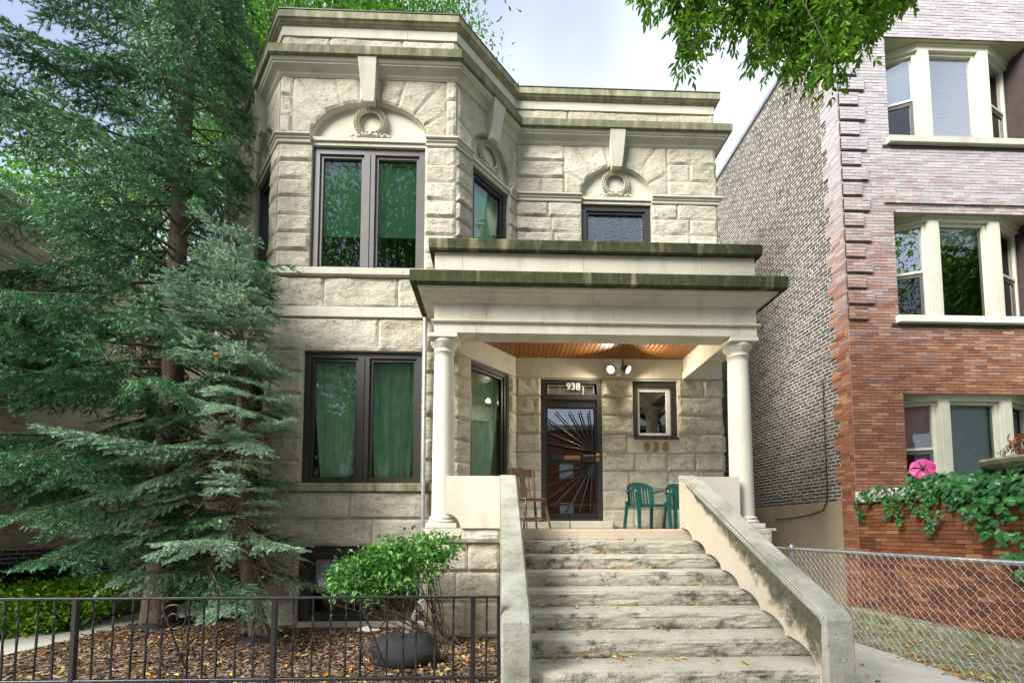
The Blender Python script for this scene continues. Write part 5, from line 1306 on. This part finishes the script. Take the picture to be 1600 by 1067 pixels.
for p, R_, s in big:
    o = bpy.data.objects.new('ivy_leaf', me); COL.objects.link(o); o.parent = IV
    o.matrix_local = Matrix.Translation(Vector(p) - Vector((NX, 5.2, 2.03))) @ Matrix(R_.tolist()).to_4x4() @ Matrix.Scale(s, 4)
Vs = np.concatenate([p + (Vt * s) @ R_.T for p, R_, s in small]); fk = np.array([(0, 1 + i, 1 + (i + 1) % 10) for i in range(10)]); Fs = np.concatenate([fk + 11 * i for i in range(len(small))])
npmesh('small_ivy_leaves', Vs, Fs, M['leaf_ivy'], IV, kind='stuff')
mb = MB()
for k in range(9):
    y0 = 3.8 + k * .38; pts = [(NX - .07 + .015 * rs.normal(), y0 + .1 * j + .05 * rs.normal(), 2.0 - .12 * j + .04 * rs.normal()) for j in range(5)]; mb.tube(pts, .006, 4, cap=False)
mb.build('ivy_stem', M['twig'], IV)
# ------------------------------------------------------------------ porch things
def wood_chair():
    T = thing('wooden_chair', 'brown turned-leg wooden chair on the porch left of the front door', 'chair', (0, 0, 0)); wd = M['chairwood']
    mb = MB(); n = 28; vs = []          # saddle seat, front is -Y
    for z, e in ((.425, .90), (.440, 1.0), (.455, 1.0), (.462, .95), (.452, .6)):
        for k in range(n):
            a = 2 * math.pi * k / n; x = .225 * abs(math.cos(a)) ** .7 * (1 if math.cos(a) > 0 else -1) * e; y = .215 * abs(math.sin(a)) ** .7 * (1 if math.sin(a) > 0 else -1) * e; vs.append((x, y, z))
    mb.add(vs, [(j * n + k, j * n + (k + 1) % n, j * n + n + (k + 1) % n, j * n + n + k) for j in range(4) for k in range(n)] + [tuple(range(n - 1, -1, -1)), tuple(4 * n + k for k in range(n))], True); mb.build('seat', wd, T)
    turn = [(.0, .013), (.04, .017), (.10, .014), (.14, .022), (.16, .015), (.20, .021), (.26, .024), (.31, .018), (.33, .024), (.36, .017), (.42, .016)]
    for sx in (-1, 1):
        for sy in (-1, 1):
            b = Vector((sx * .225, sy * .215, 0)); t = Vector((sx * .155, sy * .15, .43)); mb = MB(); mb.tube([b + (t - b) * (z / .42) for z, r in turn], [r for z, r in turn], 10); mb.build('leg', wd, T)
    for sx in (-1, 1): mb = MB(); mb.tube([(sx * .20, -.19, .13), (sx * .20, 0, .13), (sx * .20, .19, .13)], [.010, .017, .010], 8); mb.build('stretcher', wd, T)
    for y in (-.188, .188, 0): mb = MB(); mb.tube([(-.20, y, .16 if y else .13), (0, y, .16 if y else .13), (.20, y, .16 if y else .13)], [.009, .016, .009], 8); mb.build('stretcher', wd, T)
    for sx in (-1, 1):
        mb = MB(); pr = [(0, .018), (.08, .016), (.10, .022), (.13, .016), (.2, .021), (.24, .016), (.27, .021), (.30, .016), (.42, .018), (.49, .013)]
        mb.tube([(sx * (.175 + .04 * z), .18 + .22 * z, .45 + z) for z, r in pr], [r for z, r in pr], 9); mb.build('back_post', wd, T)
    for x in (-.09, .09):
        mb = MB(); pr = [(0, .009), (.06, .012), (.1, .008), (.14, .013), (.18, .009), (.25, .013), (.3, .008), (.38, .010)]; mb.tube([(x * (1 + .2 * z), .18 + .2 * z, .45 + z) for z, r in pr], [r for z, r in pr], 7); mb.build('spindle', wd, T)
    mb = MB(); mb.prism([(-.045, .18, .455), (.045, .18, .455), (.065, .225, .62), (.04, .245, .70), (.05, .268, .84), (-.05, .268, .84), (-.04, .245, .70), (-.065, .225, .62)], (0, .014, 0)); mb.build('splat', wd, T)
    mb = MB(); vs = []; n = 16
    for i in range(n + 1):
        s = i / n * 2 - 1; y = .275 - .04 * (1 - s * s) * -1; top = .96 - .025 * s * s + .012 * math.cos(s * 9)
        for z, o in ((.825 + .01 * math.cos(s * 6), -.011), (top, -.011), (top, .011), (.825, .011)): vs.append((s * .225, y + o + (.02 if z > .9 else 0), z))
    mb.add(vs, [(i * 4 + k, i * 4 + 4 + k, i * 4 + 4 + (k + 1) % 4, i * 4 + (k + 1) % 4) for i in range(n) for k in range(4)] + [(3, 2, 1, 0), (n * 4, n * 4 + 1, n * 4 + 2, n * 4 + 3)]); mb.build('crest_rail', wd, T)
    return T
wc = wood_chair(); q = atY(829, 824, 6.75); wc.location = (q.x, 6.75, FZ); wc.rotation_euler = (0, 0, math.radians(24))
def plastic_chair(label):
    T = thing('plastic_armchair', label, 'chair', (0, 0, 0), 'green plastic armchairs on the porch'); pl = M['plastic']
    mb = MB(); vs = []; n = 12
    for j in range(9):
        y = -.235 + .46 * j / 8
        for i in range(n + 1):
            x = (-.5 + i / n) * (.46 - .03 * j / 8); z = .405 - .03 * math.sin(math.pi * i / n) * (1 if j > 0 else .4) - .025 * max(0, j - 1) / 7 - (.03 if j == 0 else 0); vs.append((x, y, z))
    W_ = n + 1; m_ = len(vs); vs += [(x, y, z - .022) for x, y, z in vs]
    fs = [(j * W_ + i, j * W_ + i + 1, j * W_ + W_ + i + 1, j * W_ + W_ + i) for j in range(8) for i in range(n)]; fs += [(m_ + b, m_ + a, m_ + d, m_ + c) for a, b, c, d in fs]
    fs += [(i + 1, i, m_ + i, m_ + i + 1) for i in range(n)] + [(j * W_, (j + 1) * W_, m_ + (j + 1) * W_, m_ + j * W_) for j in range(8)] + [((j + 1) * W_ + n, j * W_ + n, m_ + j * W_ + n, m_ + (j + 1) * W_ + n) for j in range(8)]
    mb.add(vs, fs, True); mb.build('seat', pl, T)
    mb = MB(); mb.box((-.22, -.238, .34), (.22, -.222, .385)); mb.build('apron', pl, T)
    def bk(s, z): return Vector((s * (.235 - .02 * (z - .4)), .20 + .16 * (z - .38) - .075 * s * s, z))     # curved back surface
    def strip(a0, a1, z0, z1, top=None, nm='slat'):
        mb = MB(); vs = []; n2 = 8
        for j in range(n2 + 1):
            t = j / n2
            for s in (a0, a1):
                zz = z0 + (z1 - z0) * t; p = bk(s, zz); vs += [p, p + Vector((0, .016, 0))]
        mb.add(vs, [(4 * j, 4 * j + 2, 4 * j + 6, 4 * j + 4) for j in range(n2)] + [(4 * j + 3, 4 * j + 1, 4 * j + 5, 4 * j + 7) for j in range(n2)] + [(4 * j + 1, 4 * j, 4 * j + 4, 4 * j + 5) for j in range(n2)] + [(4 * j + 2, 4 * j + 3, 4 * j + 7, 4 * j + 6) for j in range(n2)]); mb.build(nm, pl, T)
    for a, b in ((-.82, -.72), (-.63, -.53), (-.44, -.34), (-.24, .24), (.34, .44), (.53, .63), (.72, .82)): strip(a, b, .38, .70, nm='slat')
    strip(-.82, .82, .365, .40, nm='back_rail')
    mb = MB(); vs = []; n2 = 24            # arched top and side frame in one sheet
    for i in range(n2 + 1):
        s = -1 + 2 * i / n2; zt_ = .765 - .09 * abs(s) ** 3.2; zl = .69 - .05 * abs(s) ** 3; 
        for z in (zl, zt_): p = bk(s, z); vs += [p, p + Vector((0, .02, 0))]
    mb.add(vs, [f for i in range(n2) for f in ((4 * i, 4 * i + 4, 4 * i + 6, 4 * i + 2), (4 * i + 1, 4 * i + 3, 4 * i + 7, 4 * i + 5), (4 * i + 2, 4 * i + 6, 4 * i + 7, 4 * i + 3), (4 * i, 4 * i + 1, 4 * i + 5, 4 * i + 4))]); mb.build('top_rail', pl, T)
    for s in (-1, 1): strip(min(s * .86, s), max(s * .86, s), .37, .68, nm='back_frame')
    for sx in (-1, 1):
        mb = MB(); pts = [(sx * .235, .16, .60), (sx * .262, .05, .612), (sx * .285, -.10, .612), (sx * .285, -.20, .60), (sx * .275, -.235, .56)]; 
        vs = []
        for p in pts: vs += [(p[0] - .028, p[1], p[2]), (p[0] + .028, p[1], p[2] - .004), (p[0] + .028, p[1], p[2] - .02), (p[0] - .028, p[1], p[2] - .018)]
        mb.add(vs, [(4 * i + k, 4 * i + 4 + k, 4 * i + 4 + (k + 1) % 4, 4 * i + (k + 1) % 4) for i in range(4) for k in range(4)], True); mb.build('armrest', pl, T)
        mb = MB(); A = [(sx * .275, -.235, .56), (sx * .255, -.235, .40), (sx * .26, -.25, .20), (sx * .265, -.262, 0)]; vs = []
        for x, y, z in A: w_ = .026 if z > .3 else .023; vs += [(x - w_, y - .012, z), (x + w_, y - .012, z), (x + w_ * .8, y + .035, z), (x - w_ * .8, y + .035, z)]
        mb.add(vs, [(4 * i + k, 4 * i + (k + 1) % 4, 4 * i + 4 + (k + 1) % 4, 4 * i + 4 + k) for i in range(3) for k in range(4)] + [(12, 13, 14, 15)]); mb.build('leg', pl, T)
        mb = MB(); A = [(sx * .225, .19, .45), (sx * .222, .20, .38), (sx * .235, .235, .15), (sx * .24, .26, 0)]; vs = []
        for x, y, z in A: w_ = .022; vs += [(x - w_, y - .015, z), (x + w_, y - .015, z), (x + w_, y + .02, z), (x - w_, y + .02, z)]
        mb.add(vs, [(4 * i + k, 4 * i + (k + 1) % 4, 4 * i + 4 + (k + 1) % 4, 4 * i + 4 + k) for i in range(3) for k in range(4)] + [(12, 13, 14, 15)]); mb.build('leg', pl, T)
    return T
g1 = plastic_chair('dark green plastic armchair standing alone below the 938 digits'); q = atY(1010, 826, 7.0); g1.location = (q.x, 7.0, FZ); g1.rotation_euler = (0, 0, math.radians(12))
g2 = copy_tree(g1); g2['label'] = 'dark green plastic armchair partly hidden behind the sloping stair wall'; q = atY(1070, 826, 7.15); g2.location = (q.x, 7.15, FZ); g2.rotation_euler = (0, 0, math.radians(2))
# floodlight
q = atY(965, 578, YM - .05); FLt = thing('security_floodlight', 'twin-head lit security floodlight on the stone lintel above the door', 'lamp', (q.x, YM - .02, q.z))
mb = MB(); mb.lathe((q.x, YM - .05, q.z - .02), [(.02, -.02), (.075, -.015), (.08, 0), (.06, .03), (.03, .04)], 14); mb.bev((q.x - .07, YM - .05, q.z - .06), (q.x + .07, YM - .018, q.z + .07), .015); fb = mb.build('mount', M['white'], FLt)
mb = MB(); mb.tube([(q.x + .10, YM - .03, q.z + .05), (q.x + .10, YM - .03, 4.43)], .012, 6); mb.build('conduit', M['bronze'], FLt)
mb = MB(); mb.bev((q.x - .045, YM - .12, q.z - .13), (q.x + .045, YM - .05, q.z - .045), .02); mb.build('motion_sensor', M['white'], FLt)
t = NT('lit_bulb_face'); t.p.inputs['Emission Color'].default_value = (1, .93, .74, 1); t.p.inputs['Emission Strength'].default_value = 2.2; t.col((.9, .88, .8)); M['bulb'] = t.fin(.4)
for sx in (-1, 1):
    d = Vector((sx * .55, -.60, -.52)).normalized(); b = Vector((q.x + sx * .07, YM - .07, q.z + .045)); e = b + d * .17; mb = MB()
    mb.tube([b, b + d * .03, b + d * .06, b + d * .11, b + d * .17], [.03, .045, .05, .062, .078], 18, cap=False); mb.build('lamp_housing', M['greyframe'], FLt)
    mb = MB(); mb.tube([e - d * .03, e - d * .022], [.066, .064], 18); mb.build('lens', M['bulb'], FLt)
    ld = bpy.data.lights.new('flood', 'SPOT'); ld.energy = 55; ld.color = (1, .90, .70); ld.spot_size = math.radians(165); ld.spot_blend = .8; ld.shadow_soft_size = .035
    lo_ = bpy.data.objects.new('lamp_beam', ld); COL.objects.link(lo_); lo_.parent = FLt; lo_.location = e + d * .02 - Vector((q.x, YM - .02, q.z)); lo_.rotation_euler = d.to_track_quat('-Z', 'Y').to_euler()
# downspout beside the left column
DS_ = thing('downspout', 'galvanised downspout pipe between the bay window and the left porch column', 'pipe', (atY(662, 700, 6.55).x, 6.55, 0)); X_ = atY(662, 700, 6.55).x
mb = MB(); mb.tube([(X_, 6.55, .25), (X_, 6.55, 1.5)], .036, 12); mb.tube([(X_, 6.55, 1.5), (X_, 6.55, 4.55)], .03, 12); mb.build('pipe', M['galv'], DS_)
for z in (1.5, 3.2): mb = MB(); mb.tube([(X_, 6.55, z - .02), (X_, 6.55, z + .02)], .043, 12); mb.build('bracket', M['galv'], DS_)
# figurine and bowl on window sills
q = atY(1028, 665, YM + .17); FG = thing('figurine', 'small white and blue robed figurine on the sill of the little porch window', 'figurine', (q.x, YM + .17, wM1[2] + .06)); zb = wM1[2] + .06
mb = MB(); mb.lathe((q.x, YM + .17, zb), [(.035, 0), (.034, .01), (.026, .05), (.024, .10), (.028, .14), (.02, .165), (.009, .175)], 14); mb.build('robe', simple('blue_white_glaze', (.35, .50, .80), .3), FG)
mb = MB(); mb.lathe((q.x, YM + .17, zb + .17), [(.004, 0), (.014, .008), (.018, .022), (.014, .038), (.003, .045)], 12); mb.build('head', M['white'], FG)
q = atY(603, 413, YB + .3); mb = MB(); mb.lathe((q.x, YB + .26, 5.41), [(.03, 0), (.055, .004), (.075, .03), (.078, .07), (.07, .072)], 18); tag(mb.build('bowl', simple('teal_glaze', (.10, .62, .52), .3)), 'small teal bowl standing inside the upper bay window', 'bowl')
# pinwheel, urn
q = atX(1441, 733, NX - .02); PW_ = thing('pinwheel', 'pink plastic flower pinwheel stuck on the ivy-covered wall', 'pinwheel', (q.x, q.y, 2.03))
for k in range(6):
    a = k * math.pi / 3 + .3; c = Vector((q.x, q.y, q.z)); nn = Vector((-.62, -.72, .18)).normalized(); hx = Vector((nn.y, -nn.x, 0)).normalized() * -1; vy = nn.cross(hx); er = hx * math.cos(a) + vy * math.sin(a); et = -hx * math.sin(a) + vy * math.cos(a); R_ = .145; n = 10; vs = [c + er * .015 + nn * .01]
    for i in range(n + 1): t_ = -1 + 2 * i / n; vs.append(c + er * R_ * (1 - .28 * t_ * t_) + et * R_ * .60 * t_ + nn * (.012 + .035 * t_ + .02 * math.cos(t_ * 2)))
    mid = [c + er * R_ * .6 + et * R_ * .33 * (-1 + 2 * i / n) + nn * (.045 + .02 * (-1 + 2 * i / n)) for i in range(n + 1)]; mb = MB()
    mb.add(vs + mid, [(0, n + 2 + i, n + 3 + i) for i in range(n)] + [(n + 2 + i, 1 + i, 2 + i, n + 3 + i) for i in range(n)], True); mb.build('petal', M['pink'], PW_)
mb = MB(); mb.tube([(q.x - .04, q.y - .045, q.z + .01), (q.x + .01, q.y + .02, q.z)], [.022, .016], 12); mb.build('hub', M['blackplastic'], PW_)
mb = MB(); mb.tube([(q.x, q.y + .02, q.z), (q.x, q.y + .02, 2.0)], .006, 6); mb.build('stick', M['pink'], PW_)
q = atX(1622, 745, NX + .22); UR = thing('stone_urn', 'wide shallow grey stone planter bowl on the stoop wall', 'planter', (q.x, q.y, 2.03)); mb = MB()
mb.lathe((q.x, q.y, 2.03), [(.20, 0), (.20, .02), (.13, .03), (.12, .045), (.20, .055), (.36, .095), (.44, .14), (.455, .148), (.455, .172), (.47, .178), (.47, .205), (.455, .21), (.42, .21), (.40, .17), (.1, .15)], 40, cap=False); mb.build('bowl', M['mossl'], UR)
mb = MB(); mb.lathe((q.x, q.y, 2.03), [(.41, .18), (.2, .195), (.002, .20)], 24, cap=False); mb.build('soil', M['soil'], UR)
rs = np.random.RandomState(3); DPl = thing('dried_plant', 'brown dried flower stems drooping in the stone planter', 'plant', (q.x, q.y, 2.22)); mb = MB(); C, D, N, L = [], [], [], []
for k in range(46):
    a = rs.uniform(0, 6.28); r0 = rs.uniform(.02, .3); b = np.array([q.x + r0 * math.cos(a), q.y + r0 * math.sin(a), 2.21]); h = rs.uniform(.05, .32) * (1.3 - r0 * 2.2); pts = [b, b + [.02, 0, h], b + [rs.normal(0, .06), rs.normal(0, .06), h * 1.05], b + [rs.normal(0, .1), rs.normal(0, .08), h * .6]]
    mb.tube(pts, [.004, .004, .003, .002], 4, cap=False)
    for j in range(5): C.append(pts[2] * rs.uniform(.0, 1) * 0 + pts[2] + rs.normal(0, .03, 3)); D.append(rs.normal(0, .4, 3) + [0, 0, -1]); N.append(rs.normal(0, 1, 3)); L.append(rs.uniform(.04, .09))
mb.build('stems', M['twig'], DPl); V, Fq = leafmesh(np.array(C), np.array(D), np.array(N), np.array(L), np.array(L) * .4); npmesh('dry_leaves', V, Fq, simple('dry_brown_leaf', (.20, .075, .035), .8, .2, var=.5, scale=20), DPl)
# boulder, pipe, stones in the bed
mb = MB(); q = atZ(624, 1046); n, m_ = 28, 16; vs = []
for j in range(m_ + 1):
    th = math.pi * j / m_
    for i in range(n):
        a = 2 * math.pi * i / n; d = Vector((math.sin(th) * math.cos(a), math.sin(th) * math.sin(a), math.cos(th))); k = 1 + .16 * mn.noise(d * 1.6 + Vector((4, 2, 7))) + .05 * mn.noise(d * 5); e = .8; sg = lambda v: (abs(v) ** e) * (1 if v > 0 else -1)
        vs.append((q.x + sg(d.x) * .345 * k + .01, q.y + .2 + sg(d.y) * .26 * k, max(-.03, .12 + sg(d.z) * .185 * k + .03 * d.x * -1)))
mb.add(vs, [(j * n + i, j * n + (i + 1) % n, j * n + n + (i + 1) % n, j * n + n + i) for j in range(m_) for i in range(n)], True); tag(mb.build('boulder', M['blackstone']), 'black rounded boulder lying on the mulch behind the iron fence', 'boulder')
a = atZ(633, 996, .04); b = Vector((a.x + .12, 6.2, .42)); mb = MB(); mb.tube([a, (a + b) / 2, b], .04, 10); tag(mb.build('drain_pipe', M['galv']), 'grey drain pipe end slanting out beside the boulder', 'pipe')
def rubble(name, label, x, y, sx, sy, sz, mat, seed):
    c = atZ(x, y); rg = random.Random(seed); mb = MB(); n, m_ = 10, 6; vs = []
    for j in range(m_ + 1):
        th = math.pi * j / m_
        for i in range(n): a = 2 * math.pi * i / n; k = 1 + .25 * mn.noise(Vector((math.cos(a) * 1.3 + seed, math.sin(a) * 1.3, th))); vs.append((c.x + sx * k * math.sin(th) * math.cos(a), c.y + sy * k * math.sin(th) * math.sin(a), max(-.01, .02 + sz * k * math.cos(th))))
    mb.add(vs, [(j * n + i, j * n + (i + 1) % n, j * n + n + (i + 1) % n, j * n + n + i) for j in range(m_) for i in range(n)]); tag(mb.build(name, mat), label, 'stone')
rubble('stone_lump', 'flat white stone slab behind the black boulder', 575, 986, .16, .08, .05, M['white'], 2); rubble('stone_lump', 'small pale stone by the shrub stems', 690, 1003, .07, .05, .035, M['dressed'], 5)
# rubbish bin at the left
q = atY(12, 905, 7.2); BN = thing('rubbish_bin', 'black plastic rubbish bin against the black-painted bricks', 'bin', (q.x - .02, 7.2, 0)); x0 = q.x - .02
mb = MB(); vs = []
for z, w_ in ((0, .23), (.75, .29)): vs += [(x0 - w_, 7.2 - w_, z), (x0 + w_, 7.2 - w_, z), (x0 + w_, 7.2 + w_, z), (x0 - w_, 7.2 + w_, z)]
mb.add(vs, [(3, 2, 1, 0), (4, 5, 6, 7), (0, 1, 5, 4), (1, 2, 6, 5), (2, 3, 7, 6), (3, 0, 4, 7)]); mb.build('body', M['blackplastic'], BN)
mb = MB(); mb.bev((x0 - .31, 6.88, .752), (x0 + .31, 7.52, .80), .02); mb.bev((x0 - .27, 6.94, .80), (x0 + .27, 7.46, .84), .02); mb.build('lid', simple('navy_lid', (.02, .022, .06), .25, .5), BN)
mb = MB(); mb.tube([(x0 - .2, 7.55, .74), (x0 + .2, 7.55, .74)], .015, 6); mb.build('handle', M['blackplastic'], BN)
